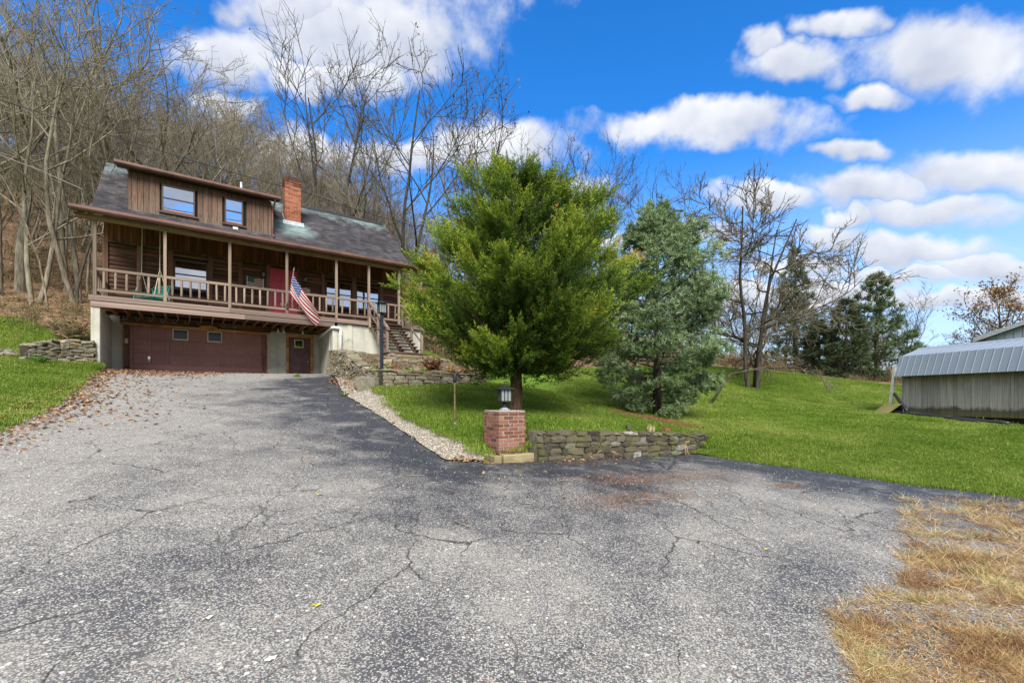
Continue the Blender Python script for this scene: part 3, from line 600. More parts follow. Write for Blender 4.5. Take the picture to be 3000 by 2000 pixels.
# garage opening
for a_, b_ in ((-.2, -.02), (4.885, 5.05)): hbox('garage_jamb', 'trim', a_, b_, -.045, .2, 2.6, 4.62)
hbox('jamb_edge', 'headlog', -.235, -.203, -.06, .1, 2.6, 4.62); hbox('jamb_edge', 'headlog', 5.053, 5.085, -.06, .1, 2.6, 4.62)
hbox('header_beam', 'darkbeam', -.32, 5.22, -.06, .2, 4.74, 5.02); hbox('header_log', 'headlog', -.30, 5.15, -.14, .1, 4.62, 4.738, bevel=.03)
hbox('ledger', 'darkbeam', 5.222, 7.39, -.05, -.002, 4.80, 5.02)
gd = hbox('garage_door', 'garage', -.02, 4.885, .08, .14, 2.62, 4.72)
rows = [(2.64, 3.535, 3.02, 3.47), (3.545, 4.135, 3.61, 4.07), (4.145, 4.70, 4.20, 4.62)]
for z0, z1, p0, p1 in rows:
    piece('door_section', 'garage', -.015, 4.88, .055, .079, z0, z1, gd)
    for k in range(8):
        a0 = .05+k*.607
        if z0 > 4 and k in (2, 4):
            a0 = 1.42 if k == 2 else 2.68
            w_ = hbox('window', 'cream', a0, a0+.56, .03, .054, 4.13, 4.60, gd)
            hbox('pane', 'darkglass', a0+.04, a0+.52, .022, .029, 4.18, 4.56, gd)
            continue
        if z0 > 4 and k == 3: continue
        r_ = MB(); e = .03                                          # raised panel with sloped border
        x0_, x1_ = a0+.03, a0+.555
        r_.add([(x0_,.0545,p0),(x1_,.0545,p0),(x1_,.0545,p1),(x0_,.0545,p1),(x0_+e,.041,p0+e),(x1_-e,.041,p0+e),(x1_-e,.041,p1-e),(x0_+e,.041,p1-e)], [(4,5,6,7),(0,1,5,4),(1,2,6,5),(2,3,7,6),(3,0,4,7),(3,2,1,0)])
        hbuild(r_, 'panel', 'garage', gd)
hd = MB().lathe([(.0, -.0), (.045, 0), (.045, .02), (.0, .02)], 10); hd.v = [(.62+x_, .05-z_, 3.30+y_*1.6) for x_, y_, z_ in hd.v]; hd.box(.612, .628, .03, .045, 3.14, 3.28); hbuild(hd, 'handle', 'chrome', gd)
hbox('switch_box', 'slate', -.16, -.06, -.075, -.046, 3.86, 4.06)
# basement side door
hbox('door_frame', 'headlog', 5.905, 6.01, -.05, .2, 2.6, 4.60); hbox('door_frame', 'headlog', 7.01, 7.135, -.05, .2, 2.6, 4.60); hbox('door_frame', 'headlog', 5.90, 7.14, -.055, .2, 4.602, 4.755)
sdoor = hbox('side_door', 'pdoor', 6.012, 7.008, .04, .09, 2.62, 4.60)
hbox('window_frame', 'cream', 6.27, 6.69, .018, .039, 4.10, 4.50, sdoor); hbox('pane', 'glass', 6.315, 6.645, .011, .017, 4.145, 4.455, sdoor)
kn = MB().lathe([(.012, 0), (.014, .03), (.035, .04), (.04, .06), (.025, .075)], 10); kn.v = [(6.90+x_, .04-z_, 3.42+y_) for x_, y_, z_ in kn.v]; hbuild(kn, 'knob', 'chrome', sdoor, True)
# deck: floor, joists and fascia
hbox('deck_floor', 'joist', E0, 11.8, -2.88, -.12, 5.12, 5.16)
for k in range(32): 
    s_ = E0+.02+k*.394; piece('deck_board', 'deckboard', s_, s_+.386, -2.89, -.13, 5.162, 5.20)
for k in range(20): piece('joist', 'joist', -.42+k*.405, -.375+k*.405, -2.83, -.065, 4.93, 5.118)
for a_, b_ in ((-.88, 3.37), (3.375, 7.54), (7.545, 9.05), (10.55, 11.85)): piece('fascia_board', 'deckboard', a_, b_, -2.96, -2.90, 5.065, 5.255)
for a_, b_ in ((-.83, 3.9), (3.905, 7.47)): piece('rim_board', 'deckboard', a_, b_, -2.93, -2.885, 4.848, 5.060)
hbox('corner_beam', 'joist', 7.15, 7.39, -2.86, -.06, 4.85, 4.925)
# porch posts, rails, balusters
PS = [-.716, 1.271, 3.368, 5.475, 7.541, 9.035, 10.533, 11.70]
for s_ in PS: piece('porch_post', 'raw', s_-.05, s_+.05, -2.97, -2.87, 5.256, 7.92)
nb = [6, 7, 7, 7, 4, 4, 3]
balm = MB().lathe([(.032, -.5), (.040, -.42), (.043, 0), (.040, .42), (.032, .5)], 8).mesh('baluster', 'raw', True)
for i in range(7):
    a_, b_ = PS[i]+.052, PS[i+1]-.052
    gate = i == 5
    par = hbox('gate', 'rail', a_+.02, b_-.02, -2.955, -2.885, 6.135, 6.225) if gate else house
    if not gate: piece('top_rail', 'rail', a_, b_, -2.965, -2.875, 6.14, 6.235)
    (piece if True else None)('bottom_rail', 'rail', a_+.01, b_-.01, -2.955, -2.885, 5.40, 5.485, par)
    for k in range(nb[i]):
        s_ = a_+(b_-a_)*(k+.62)/nb[i]
        link('baluster', balm, par, (s_, -2.92, 5.8125-HB), (0, random.uniform(-.02, .02), random.random()*3), (1, 1, .655))
for s_ in (-.716, 11.70):
    piece('top_rail', 'rail', s_-.045, s_+.045, -2.868, -.18, 6.12, 6.21); piece('bottom_rail', 'rail', s_-.035, s_+.035, -2.868, -.18, 5.40, 5.48)
    for k in range(6): link('baluster', balm, house, (s_, -2.55+k*.4, 5.80-HB), None, (1, 1, .64))
# porch roof: beam, rafters, ceiling, gutter
hbox('porch_beam', 'beam', -1.25, 12.0, -3.0, -2.84, 7.922, 8.085)
def slab(name, mat, s0, s1, pts, parent=None):    # pts (q,z) polygon extruded along s
    return hbuild(MB().prism([(q_, z_) for q_, z_ in pts], s0, s1, 'x'), name, mat, parent)
RZ0, RQ0, RZ1, RQ1 = 9.19, -.30, 12.60, 3.65
slab('porch_roof', 'shingle', -1.28, 12.1, [(-3.28, 8.17), (-.25, 9.17), (-.25, 9.23), (-3.28, 8.215)])
slab('porch_ceiling', 'porchboard', -1.2, 12.0, [(-3.1, 8.10), (-.13, 9.04), (-.13, 9.10), (-3.1, 8.16)])
for k in range(16): 
    s_ = -1.1+k*.86; slab('rafter', 'porchboard', s_-.03, s_+.03, [(-3.22, 8.02), (-.14, 8.96), (-.14, 9.035), (-3.22, 8.095)])
gut = MB().prism([(-3.30, 8.06), (-3.36, 8.06), (-3.41, 8.12), (-3.41, 8.215), (-3.395, 8.215), (-3.395, 8.14), (-3.35, 8.075), (-3.30, 8.075)], -1.33, 12.15, 'x'); hbuild(gut, 'gutter', 'gutter')
hbox('eave_board', 'gutter', -1.30, 12.12, -3.298, -3.285, 8.03, 8.205)
slab('eave_end', 'beam', -1.325, -1.285, [(-3.28, 8.03), (-.3, 9.0), (-.3, 9.22), (-3.28, 8.20)])
# log wall: corner and bay posts, half-round logs, upper boards
BP = [E0+.07, .316, 1.36, 2.79, 3.95, 5.09, 6.46, 7.60, 9.14, 10.62, 11.66]
for s_ in BP: piece('wall_post', 'trim', s_-.085, s_+.085, WQ-.075, WQ+.05, 5.205, 7.93)
hbox('sill_log', 'trim', E0, E1, WQ-.06, WQ+.05, 7.932, 8.02)
hbox('wall_backing', 'backing', E0+.02, E1-.02, WQ+.052, .29, 5.0, 9.2)
lg = MB(); prof = [(0, -.5), (-.55, -.46), (-.85, -.25), (-1, 0), (-.85, .25), (-.55, .46), (0, .5)]; lg.prism(prof, -.5, .5, 'x'); logm = lg.mesh('log_board', 'log')
openings = [(1.44, 2.72, 6.28, 7.66), (5.17, 6.38, 5.2, 7.86), (7.69, 9.06, 6.24, 7.66), (9.22, 10.53, 6.24, 7.66)]
def logrun(s0, s1, z0, h):
    n = max(1, round((s1-s0)/3)); 
    link('log_board', logm, house, ((s0+s1)/2, WQ+.05, z0+h/2-HB), None, (s1-s0, .075, h*.985))
lh = .1815
for i in range(len(BP)-1):
    for r_ in range(15):
        z0 = 5.205+r_*lh; s0, s1 = BP[i]+.087, BP[i+1]-.087
        op = [o for o in openings if o[0] >= BP[i]-.01 and o[1] <= BP[i+1]+.01]
        if op and z0+lh > op[0][2] and z0 < op[0][3]: continue
        logrun(s0, s1, z0, lh)
k = E0+.02
while k < E1-.1:
    w_ = random.uniform(.17, .23); piece('wall_board', 'porchboard', k, min(k+w_-.008, E1), WQ-.01+random.uniform(-.006, .006), WQ+.05, 8.022, 9.03); k += w_
def window(s0, s1, z0, z1, q, rail=True, mull=False, sill='sashbrown', fr='sashbrown', casing=.07):
    w_ = thing_part('window')
    f_ = MB().box(s0, s0+casing, q-.05, q+.04, z0, z1).box(s1-casing, s1, q-.05, q+.04, z0, z1).box(s0+casing, s1-casing, q-.05, q+.04, z1-casing, z1).box(s0+casing, s1-casing, q-.05, q+.04, z0, z0+casing)
    hbuild(f_, 'frame', fr, w_)
    zm = (z0+z1)/2+.02; parts = [(s0+casing, s1-casing)] if not mull else [(s0+casing, (s0+s1)/2-.03), ((s0+s1)/2+.03, s1-casing)]
    if mull: hbox('mullion', 'sashbrown', (s0+s1)/2-.029, (s0+s1)/2+.029, q-.045, q+.03, z0+casing+.001, z1-casing-.001, w_)
    for a_, b_ in parts:
        hbox('meeting_rail', fr, a_+.001, b_-.001, q-.03, q+.02, zm-.022, zm+.022, w_)
        hbox('pane', 'glass', a_+.002, b_-.002, q-.004, q+.006, zm+.023, z1-casing-.002, w_); hbox('pane', 'glass', a_+.002, b_-.002, q+.008, q+.018, z0+casing+.06, zm-.023, w_)
        hbox('bottom_sash', sill, a_+.002, b_-.002, q-.012, q+.03, z0+casing+.001, z0+casing+.059, w_)
    return w_
def thing_part(name):
    m_ = MB(); o = bpy.data.objects.new(name, None); C.objects.link(o); o.parent = house; o.empty_display_size = .1; return o
window(1.45, 2.70, 6.30, 7.65, WQ); window(7.70, 9.05, 6.26, 7.65, WQ, mull=True); window(9.23, 10.52, 6.26, 7.65, WQ, mull=True)
# front door, six panels
hbox('front_door_frame', 'reddoor', 5.178, 5.27, WQ-.06, WQ+.05, 5.205, 7.75); hbox('front_door_frame', 'reddoor', 6.28, 6.372, WQ-.06, WQ+.05, 5.205, 7.75); hbox('front_door_frame', 'reddoor', 5.178, 6.372, WQ-.062, WQ+.05, 7.752, 7.85)
fd = hbox('front_door', 'reddoor', 5.273, 6.277, WQ-.01, WQ+.04, 5.21, 7.748)
for a_, b_ in ((5.38, 5.72), (5.83, 6.17)):
    for z0, z1 in ((5.40, 6.05), (6.20, 7.05), (7.20, 7.58)):
        e = .035; r_ = MB(); q_ = WQ-.0102
        r_.add([(a_,q_-.012,z0),(b_,q_-.012,z0),(b_,q_-.012,z1),(a_,q_-.012,z1),(a_+e,q_-.002,z0+e),(b_-e,q_-.002,z0+e),(b_-e,q_-.002,z1-e),(a_+e,q_-.002,z1-e),(a_+2*e,q_-.016,z0+2*e),(b_-2*e,q_-.016,z0+2*e),(b_-2*e,q_-.016,z1-2*e),(a_+2*e,q_-.016,z1-2*e)],
               [(0,1,5,4),(1,2,6,5),(2,3,7,6),(3,0,4,7),(4,5,9,8),(5,6,10,9),(6,7,11,10),(7,4,8,11),(8,9,10,11)]); hbuild(r_, 'panel', 'reddoor', fd)
kn = MB().lathe([(.03, 0), (.03, .02), (.012, .03), (.014, .05), (.035, .06), (.03, .085)], 10); kn.v = [(5.78+x_, WQ-.012-z_, 6.32+y_) for x_, y_, z_ in kn.v]; hbuild(kn, 'knob', 'chrome', fd, True)
hbox('letter_plate', 'cream', 5.62, 5.84, WQ-.04, WQ-.0265, 6.08, 6.22, fd)
# dormer
DQ = 0.0; D0, D1, DT = -.055, 5.24, 11.06
dwins = [(1.03, 2.24, 9.60, 10.80), (3.32, 4.09, 9.60, 10.80)]
hbox('dormer_backing', 'backing', D0+.02, D1-.02, DQ+.03, DQ+.1, 9.3, DT)
k = D0+.10
while k < D1-.13:
    w_ = min(random.uniform(.15, .22), D1-.1-k); a_, b_ = k, k+w_-.014; jq = random.uniform(-.006, .006)
    cut = [d_ for d_ in dwins if b_ > d_[0] and a_ < d_[1]]
    for z0, z1 in ([(9.33, DT)] if not cut else [(9.33, cut[0][2]), (cut[0][3], DT)]): piece('dormer_board', 'dormer', a_, b_, DQ-.02+jq, DQ+.029, z0, z1)
    k += w_
for a_, b_ in ((D0, D0+.095), (D1-.095, D1)): piece('corner_board', 'dormer', a_, b_, DQ-.045, DQ+.03, 9.3, DT)
for d_ in dwins:
    window(d_[0]+.02, d_[1]-.02, d_[2]+.02, d_[3]-.02, DQ-.03, sill='orangewood', casing=.055)
    hbox('window_sill', 'sashbrown', d_[0]-.08, d_[1]+.10, DQ-.11, DQ-.022, d_[2]-.05, d_[2]+.018)
hbox('vent_cover', 'white', 3.66, 3.86, DQ-.06, DQ-.028, 9.38, 9.53)
for s_ in (D0+.02, D1-.05):
    slab('dormer_cheek', 'dormer', s_, s_+.03, [(DQ+.03, 9.3), (3.4, 12.2), (3.4, 12.35), (DQ+.03, 11.05)])
def dz_roof(q): return 11.20+(q+.42)*(12.62-11.20)/(3.65+.42)
slab('dormer_roof', 'shingle', -.43, 5.565, [(-.42, 11.13), (3.62, 12.56), (3.62, 12.64), (-.42, 11.205)])
slab('dormer_soffit', 'sashbrown', -.40, 5.53, [(-.40, 11.03), (DQ-.05, 11.07), (DQ-.05, 11.2), (-.40, 11.10)])
dg = MB().prism([(-.44, 11.06), (-.50, 11.06), (-.54, 11.11), (-.54, 11.20), (-.525, 11.20), (-.525, 11.13), (-.49, 11.075), (-.44, 11.075)], -.46, 5.60, 'x'); hbuild(dg, 'gutter', 'gutter')
hbox('eave_board', 'gutter', -.44, 5.575, -.437, -.425, 11.03, 11.20)
for s_ in (-.45, 5.56): slab('rake_board', 'gutter', s_, s_+.03, [(-.42, 11.03), (1.2, 11.58), (1.2, 11.80), (-.42, 11.222)])
dsp = MB().tube([(5.36, -.46, 11.08), (5.36, -.40, 10.98), (5.30, -.12, 10.6), (5.29, -.08, 10.5), (5.29, -.08, 9.5), (5.33, -.14, 9.38), (5.36, -.3, 9.30)], .042, 6); hbuild(dsp, 'downspout', 'gutter')
# main roof: deck, shingle tabs in courses, ridge cap
slab('roof', 'sashbrown', -1.13, 12.08, [(RQ0, RZ0-.10), (RQ1, RZ1-.10), (7.6, RZ0-.10), (7.6, RZ0-.02), (RQ1, RZ1-.02), (RQ0, RZ0-.02)])
for s_ in (-1.165, 12.082): slab('rake_board', 'gutter', s_, s_+.033, [(RQ0, RZ0-.14), (RQ1, RZ1-.14), (7.6, RZ0-.14), (7.6, RZ0+.005), (RQ1, RZ1+.005), (RQ0, RZ0+.005)])
for s_ in (E0+.02, E1-.06): slab('gable_wall', 'porchboard', s_, s_+.04, [(-.05, 5.05), (7.2, 5.05), (7.2, 9.25), (RQ1, 12.3), (-.05, 9.2)])
V, F, T = [], [], []; slope = math.hypot(RQ1-RQ0, RZ1-RZ0); uq, uz = (RQ1-RQ0)/slope, (RZ1-RZ0)/slope; nq, nz = -uz, uq; ex = .142
for c_ in range(int(slope/ex)+1):
    t0 = c_*ex-.02; s_ = -1.16-(c_ % 2)*.15
    while s_ < 12.10:
        a_, b_ = max(s_, -1.16), min(s_+.3, 12.10); s_ += .3
        if b_-a_ < .02: continue
        t1 = min(t0+ex+.05, slope); l0 = random.uniform(-.006, .006)
        if t0+l0 >= t1: continue
        o = len(V); tn = random.random()
        for (tt, hh) in ((t0+l0, .012+random.uniform(0, .008)), (t1, .002)):
            for ss in (a_+.004, b_-.004):
                q_, z_ = RQ0+uq*tt, RZ0+uz*tt; V.append((ss, q_+nq*hh, z_+nz*hh-HB)); V.append((ss, q_-nq*.012, z_-nz*.012-HB))
        F += [(o, o+2, o+6), (o, o+6, o+4), (o, o+1, o+3), (o, o+3, o+2)]; T += [tn]*8
sh = link('shingles', tri_mesh('shingles', np.array(V), np.array(F), 'shingle', T), house); sh['kind'] = 'stuff'
slab('ridge_cap', 'black', 5.6, 12.0, [(RQ1-.22, RZ1-.13), (RQ1, RZ1+.06), (RQ1+.22, RZ1-.13), (RQ1+.22, RZ1-.17), (RQ1, RZ1+.03), (RQ1-.22, RZ1-.17)])
vp = MB().tube([(4.2, 2.6, 12.0), (4.2, 2.6, 12.72)], .06, 8); hbuild(vp, 'vent_pipe', 'flashing')
# chimney, brick by brick
CQ, CS0, CS1, CD = 1.42, 6.06, 6.83, .60
chim = hbox('chimney', 'mortar', CS0+.006, CS1-.006, CQ+.006, CQ+CD-.006, 9.9, 13.10)
cbm = ubox('cbrick')
def brick_ring(par, mesh, s0, s1, q0, q1, z, bh, bl, off, base, name='brick', gap=.012, depth=.09, jit=.003):
    for (ax_, a0, a1, face, sg) in (('s', s0, s1, q0, 1), ('q', q0+depth, q1-depth, s0, 1), ('s', s0, s1, q1, -1), ('q', q0+depth, q1-depth, s1, -1)):
        p_ = a0-(off*bl if ax_ == 's' else (.5-off)*bl)
        while p_ < a1-.02:
            b0, b1 = max(p_, a0), min(p_+bl, a1); p_ += bl
            if b1-b0 < .035: continue
            g0, g1 = (0 if b0 <= a0+1e-6 and ax_ == 's' else gap/2), (0 if b1 >= a1-1e-6 and ax_ == 's' else gap/2); b0, b1 = b0+g0, b1-g1; l_ = b1-b0; c_ = (b0+b1)/2; f_ = face+sg*depth/2-sg*random.uniform(0, jit)
            loc = (c_, f_, z+bh/2-base) if ax_ == 's' else (f_, c_, z+bh/2-base)
            link(name, mesh, par, loc, (0, 0, 0), (l_, depth, bh-gap) if ax_ == 's' else (depth, l_, bh-gap))
z = 10.35; n_ = 0
while z < 13.08:
    o = .045 if z > 12.74 else (.022 if z > 12.66 else 0)
    if z > 12.98: o = .02
    brick_ring(chim, cbm, CS0-o, CS1+o, CQ-o, CQ+CD+o, z, .108, .256, .5*(n_ % 2), HB, depth=.10+o); z += .108; n_ += 1
hbox('chimney_cap', 'mortar', CS0-.02, CS1+.02, CQ-.02, CQ+CD+.02, 13.10, 13.14, chim); hbox('flue', 'black', CS0+.2, CS1-.2, CQ+.16, CQ+CD-.16, 13.141, 13.20, chim)
fz = RZ0+(CQ-RQ0)*uz/uq
slab('flashing', 'flashing', CS0-.10, CS1+.14, [(CQ-.14, fz-.10), (CQ-.004, fz+.02), (CQ-.004, fz+.16), (CQ-.02, fz+.16), (CQ-.02, fz+.04), (CQ-.15, fz-.07)], chim)
slab('flashing', 'flashing', CS0-.018, CS0-.003, [(CQ-.02, fz), (CQ+CD+.1, fz+.60), (CQ+CD+.1, fz+.76), (CQ-.02, fz+.18)], chim)

# ------------------------------------------------------------------ porch stairs
st = thing('porch_stairs', 'open wooden stairs with handrails rising to the porch', 'stairs', hw(9.75, -5.5, 3.2), HROT)
def sb(mb, name, mat, parent=st, smooth=False, base=3.2): mb.v = [(a_-9.75, b_+5.5, c_-base) for a_, b_, c_ in mb.v]; return mb.build(name, mat, parent, smooth)
S0, S1 = 9.10, 10.62; NS = 10; TQ0, TQ1, TZ0, TZ1 = -2.98, -5.40, 5.20, 3.62
for k in range(NS):
    f_ = k/(NS-1); q_ = TQ0+(TQ1-TQ0)*f_; z_ = TZ0+(TZ1-TZ0)*f_-.0
    link('tread', ubox('stair'), st, ((S0+S1)/2-9.75, q_-.06+5.5, z_-.03-3.2), (0, random.uniform(-.006, .006), 0), (S1-S0, .27, .042))
for s_ in (S0+.06, (S0+S1)/2, S1-.06):
    sb(MB().prism([(TQ0, TZ0-.06), (TQ1-.12, TZ1-.06), (TQ1-.12, TZ1-.30), (TQ1, TZ1-.34), (TQ0, TZ0-.34)], s_-.022, s_+.022, 'x'), 'stringer', 'raw')
    for k in range(NS-1):
        f_ = k/(NS-1); q_ = TQ0+(TQ1-TQ0)*f_; z_ = TZ0+(TZ1-TZ0)*f_
        sb(MB().prism([(q_+.06, z_-.052), (q_-.18, z_-.052), (q_+.06, z_-.24)], s_-.0225, s_+.0225, 'x'), 'tread_bracket', 'stair')
for s_ in (S0-.05, S1+.05):
    sb(MB().box(s_-.05, s_+.05, -5.42, -5.32, 3.55, 4.55), 'newel_post', 'raw'); sb(MB().box(s_-.045, s_+.045, -4.25, -4.15, 4.0, 5.32), 'newel_post', 'raw')
    sb(MB().box(s_-.045, s_+.045, -3.07, -2.985, 4.95, 6.08), 'newel_post', 'raw')
    sb(MB().prism([(-2.98, 6.14), (-5.52, 4.545), (-5.52, 4.63), (-2.98, 6.225)], s_-.065, s_+.065, 'x'), 'handrail', 'rail')
    sb(MB().prism([(-3.07, 5.55), (-5.32, 4.10), (-5.32, 4.18), (-3.07, 5.63)], s_-.02, s_+.02, 'x'), 'mid_rail', 'rail')
sb(MB().box(S0-.15, S1+.25, -5.95, -5.22, 3.18, 3.50), 'base_box', 'timber'); sb(MB().box(S0-.22, S1+.32, -6.0, -5.2, 3.502, 3.555), 'base_step', 'stair')

# ------------------------------------------------------------------ things on the house
def htag(name, label, cat, s_, q_, z_, group=None): return thing(name, label, cat, hw(s_, q_, z_), HROT, group)
# porch swing
sw = htag('porch_swing', 'teal green slatted bench swing hanging on ropes from the porch ceiling', 'swing', .78, -1.55, 5.55)
sw.rotation_euler.z = HROT+R(-48)
def slat(mb): return mb
for k in range(5): MB().box(-.42, .42, -.30+k*.115, -.30+k*.115+.09, .0, .022).build('seat_slat', 'green', sw)
for k in range(8):
    m_ = MB().box(-.40+k*.104, -.40+k*.104+.075, -.011, .011, 0, .56).mesh('back_slat', 'green'); link('back_slat', m_, sw, (0, .31, .02), (R(-16), 0, 0))
link('back_rail', MB().box(-.45, .45, -.03, .012, .54, .60).mesh('back_rail', 'green'), sw, (0, .31, .02), (R(-16), 0, 0))
for x_ in (-.46, .46):
    MB().box(x_-.03, x_+.03, -.34, .40, .25, .28).build('armrest', 'green', sw); MB().box(x_-.02, x_+.02, -.31, -.25, -.05, .249).build('arm_post', 'green', sw); MB().box(x_-.02, x_+.02, -.33, .34, -.05, -.002).build('seat_frame', 'green', sw)
    MB().tube([(x_*1.07, -.30, .0), (x_*.98, -.02, 1.12), (x_*.96, 0, 3.05)], .015, 5).build('rope', 'rope', sw); MB().tube([(x_*1.07, .34, .0), (x_*.98, -.02, 1.12)], .015, 5).build('rope', 'rope', sw)
# wall lanterns
def wall_lantern(s_, z_, label):
    t = htag('wall_lantern', label, 'lantern', s_, WQ-.03, z_, 'black wall lanterns beside the front door')
    MB().box(-.045, .045, -.035, -.005, -.10, .22).build('back_plate', 'black', t); MB().tube([(0, -.02, .16), (0, -.09, .22), (0, -.14, .19)], .012, 6).build('arm', 'black', t)
    MB().lathe([(.045, -.06), (.07, .10), (.068, .102), (.045, -.06)], 6, 0, -.14).build('glass', 'lampglass', t); MB().lathe([(.09, .103), (.05, .15), (.018, .18), (.012, .20)], 6, 0, -.14).build('cap', 'black', t); MB().lathe([(.012, -.15), (.03, -.11), (.052, -.062)], 6, 0, -.14).build('finial', 'black', t)
    for k in range(6):
        a_ = math.pi/3*k; MB().tube([(.047*math.cos(a_), -.14+.047*math.sin(a_), -.06), (.073*math.cos(a_), -.14+.073*math.sin(a_), .102)], .006, 4).build('bar', 'black', t)
wall_lantern(4.89, 7.40, 'black wall lantern left of the red front door'); wall_lantern(6.74, 7.44, 'black wall lantern right of the red front door')
# wavy wooden flag panel on the wall
def flag_colour(name, nstripe, red, whitec, bluec, can_u=.4, can_v=.54, starr=.17):
    def f(t, b):
        uv = t.node('ShaderNodeAttribute', attribute_name='uv2').outputs['Vector']; s3 = t.node('ShaderNodeSeparateXYZ'); t.put(s3.inputs[0], uv); u, v = s3.outputs[0], s3.outputs[1]
        stripe = t.math('GREATER_THAN', t.math('MODULO', t.math('MULTIPLY', v, nstripe), 2.0), 1.0)
        c = t.mix(stripe, red, whitec)
        can = t.math('MULTIPLY', t.math('LESS_THAN', u, can_u), t.math('GREATER_THAN', v, 1-can_v*1.0))
        # rows of stars
        gu, gv = t.math('MULTIPLY', u, 11/can_u/2), t.math('MULTIPLY', t.math('SUBTRACT', v, 1-can_v), 9/can_v/2)
        def dots(ou, ov):
            a_ = t.math('SUBTRACT', t.math('FRACT', t.math('ADD', gu, ou)), .5); b_ = t.math('SUBTRACT', t.math('FRACT', t.math('ADD', gv, ov)), .5)
            return t.math('LESS_THAN', t.math('SQRT', t.math('ADD', t.math('MULTIPLY', a_, a_), t.math('MULTIPLY', b_, b_))), starr)
        star = t.math('MAXIMUM', dots(0, 0), dots(.5, .5)); c = t.mix(can, c, t.mix(star, bluec, whitec))
        n = t.noise(pos(t), 9, 3); t.put(b.inputs['Base Color'], t.mix(t.math('MULTIPLY', n, .25), c, (.3, .26, .22)) if whitec[0] < .7 else c)
    return material(name, f, .75, .2)
def uv_grid(name, mat, nu, nv, fn, thick=0.0):
    V, UV, F = [], [], []
    for i in range(nu+1):
        for j in range(nv+1): u, v = i/nu, j/nv; V.append(fn(u, v)); UV.append((u, v, 0))
    idx_ = lambda i, j: i*(nv+1)+j
    for i in range(nu):
        for j in range(nv): F.append((idx_(i, j), idx_(i+1, j), idx_(i+1, j+1), idx_(i, j+1)))
    if thick:
        n0 = len(V); V += [tuple(Vector(p)+Vector((0, thick, 0))) for p in V]; UV += UV; F += [tuple(k_+n0 for k_ in f[::-1]) for f in F]
        rim = [idx_(i, 0) for i in range(nu+1)]+[idx_(nu, j) for j in range(1, nv+1)]+[idx_(i, nv) for i in range(nu-1, -1, -1)]+[idx_(0, j) for j in range(nv-1, 0, -1)]
        for a_, b_ in zip(rim, rim[1:]+rim[:1]): F.append((b_, a_, a_+n0, b_+n0))
    me = bpy.data.meshes.new(name); me.from_pydata(V, [], F); at = me.attributes.new('uv2', 'FLOAT_VECTOR', 'POINT'); at.data.foreach_set('vector', np.array(UV, dtype=np.float32).ravel())
    me.materials.append(mat); me.update(); return me
fm = flag_colour('painted_flag', 9, (.20, .045, .03), (.62, .60, .53), (.02, .075, .11), .42, .56, .07); fc = flag_colour('flag_cloth', 13, (.46, .012, .035), (.80, .79, .77), (.025, .05, .22))
wf = htag('wall_flag', 'wavy painted wooden flag plaque hung on the log wall left of the door', 'wall decoration', 4.56, WQ-.045, 7.04)
me_ = uv_grid('flag_panel', fm, 24, 13, lambda u, v: ((u-.5)*.66, -.012+.006*math.sin(u*9), (v-.5)*.44+.018*math.sin(u*9.5+.6)), .018); link('flag_panel', me_, wf)
for x_ in (-.34, .34): MB().box(x_-.012, x_+.012, -.02, .02, -.27, .25).build('side_strip', 'white', wf)
# house sign right of the door: carved oval-topped plaque
sg = htag('house_sign', 'small cream carved plaque on the log wall right of the red door', 'sign', 6.76, WQ-.04, 6.98)
pl = [(-.21, -.10), (.21, -.10), (.21, .04), (.16, .05), (.13, .095), (.05, .10), (0, .13), (-.05, .10), (-.13, .095), (-.16, .05), (-.21, .04)]
MB().prism(pl, -.02, .015, 'y').build('plaque', 'slate', sg)
sc_ = MB(); 
for i in range(3): sc_.tube([(-.08+i*.055, -.024, -.03+.02*math.sin(i*2.1)), (-.06+i*.055, -.026, .03), (-.03+i*.055, -.024, -.01)], .006, 4)
sc_.build('carved_scroll', 'sashbrown', sg)
# horseshoes in a row over the garage door
hs_me = MB().tube([(-.05, 0, .09), (-.062, 0, .03), (-.045, 0, -.04), (0, 0, -.07), (.045, 0, -.04), (.062, 0, .03), (.05, 0, .09)], .013, 5).mesh('horseshoe', 'greymetal')
for k, s_ in enumerate((-.14, .25, .68, 1.08, 1.5, 1.93, 2.37, 2.82, 3.27, 3.73)):
    tag(link('horseshoe', hs_me, None, hw(s_, -.078, 4.90), (0, random.uniform(-.25, .25), HROT)), 'small grey horseshoe nailed in the row over the garage door', 'horseshoe', 'horseshoes over the garage door')
ov = thing('wooden_plaque', 'blank orange-brown wooden board with rounded ends over the garage door', 'sign', hw(2.72, -.165, 4.73), HROT)
pl = [(.30*math.cos(a_)*1.0+(.12 if math.cos(a_) > 0 else -.12), .095*math.sin(a_)) for a_ in np.linspace(0, 2*math.pi, 16, endpoint=False)]; MB().prism([(x_*.85, z_) for x_, z_ in pl], -.022, .022, 'y').build('board', 'headlog', ov)
# round porch light bulbs under the deck
for k, (s_, lb) in enumerate(((5.50, 'white round bulb under the deck, nearest the garage door'), (5.74, 'white round bulb under the deck, second from the garage door'), (6.60, 'white round bulb under the deck above the side door'))):
    b_ = thing('light_bulb', lb, 'light bulb', hw(s_, -.30, 4.80), HROT, 'bare bulbs under the deck'); MB().lathe([(.005, -.05), (.035, -.035), (.05, 0), (.035, .035), (.02, .055)], 10).build('globe', 'white', b_, True); MB().lathe([(.022, .05), (.022, .135)], 8).build('socket', 'cream', b_)
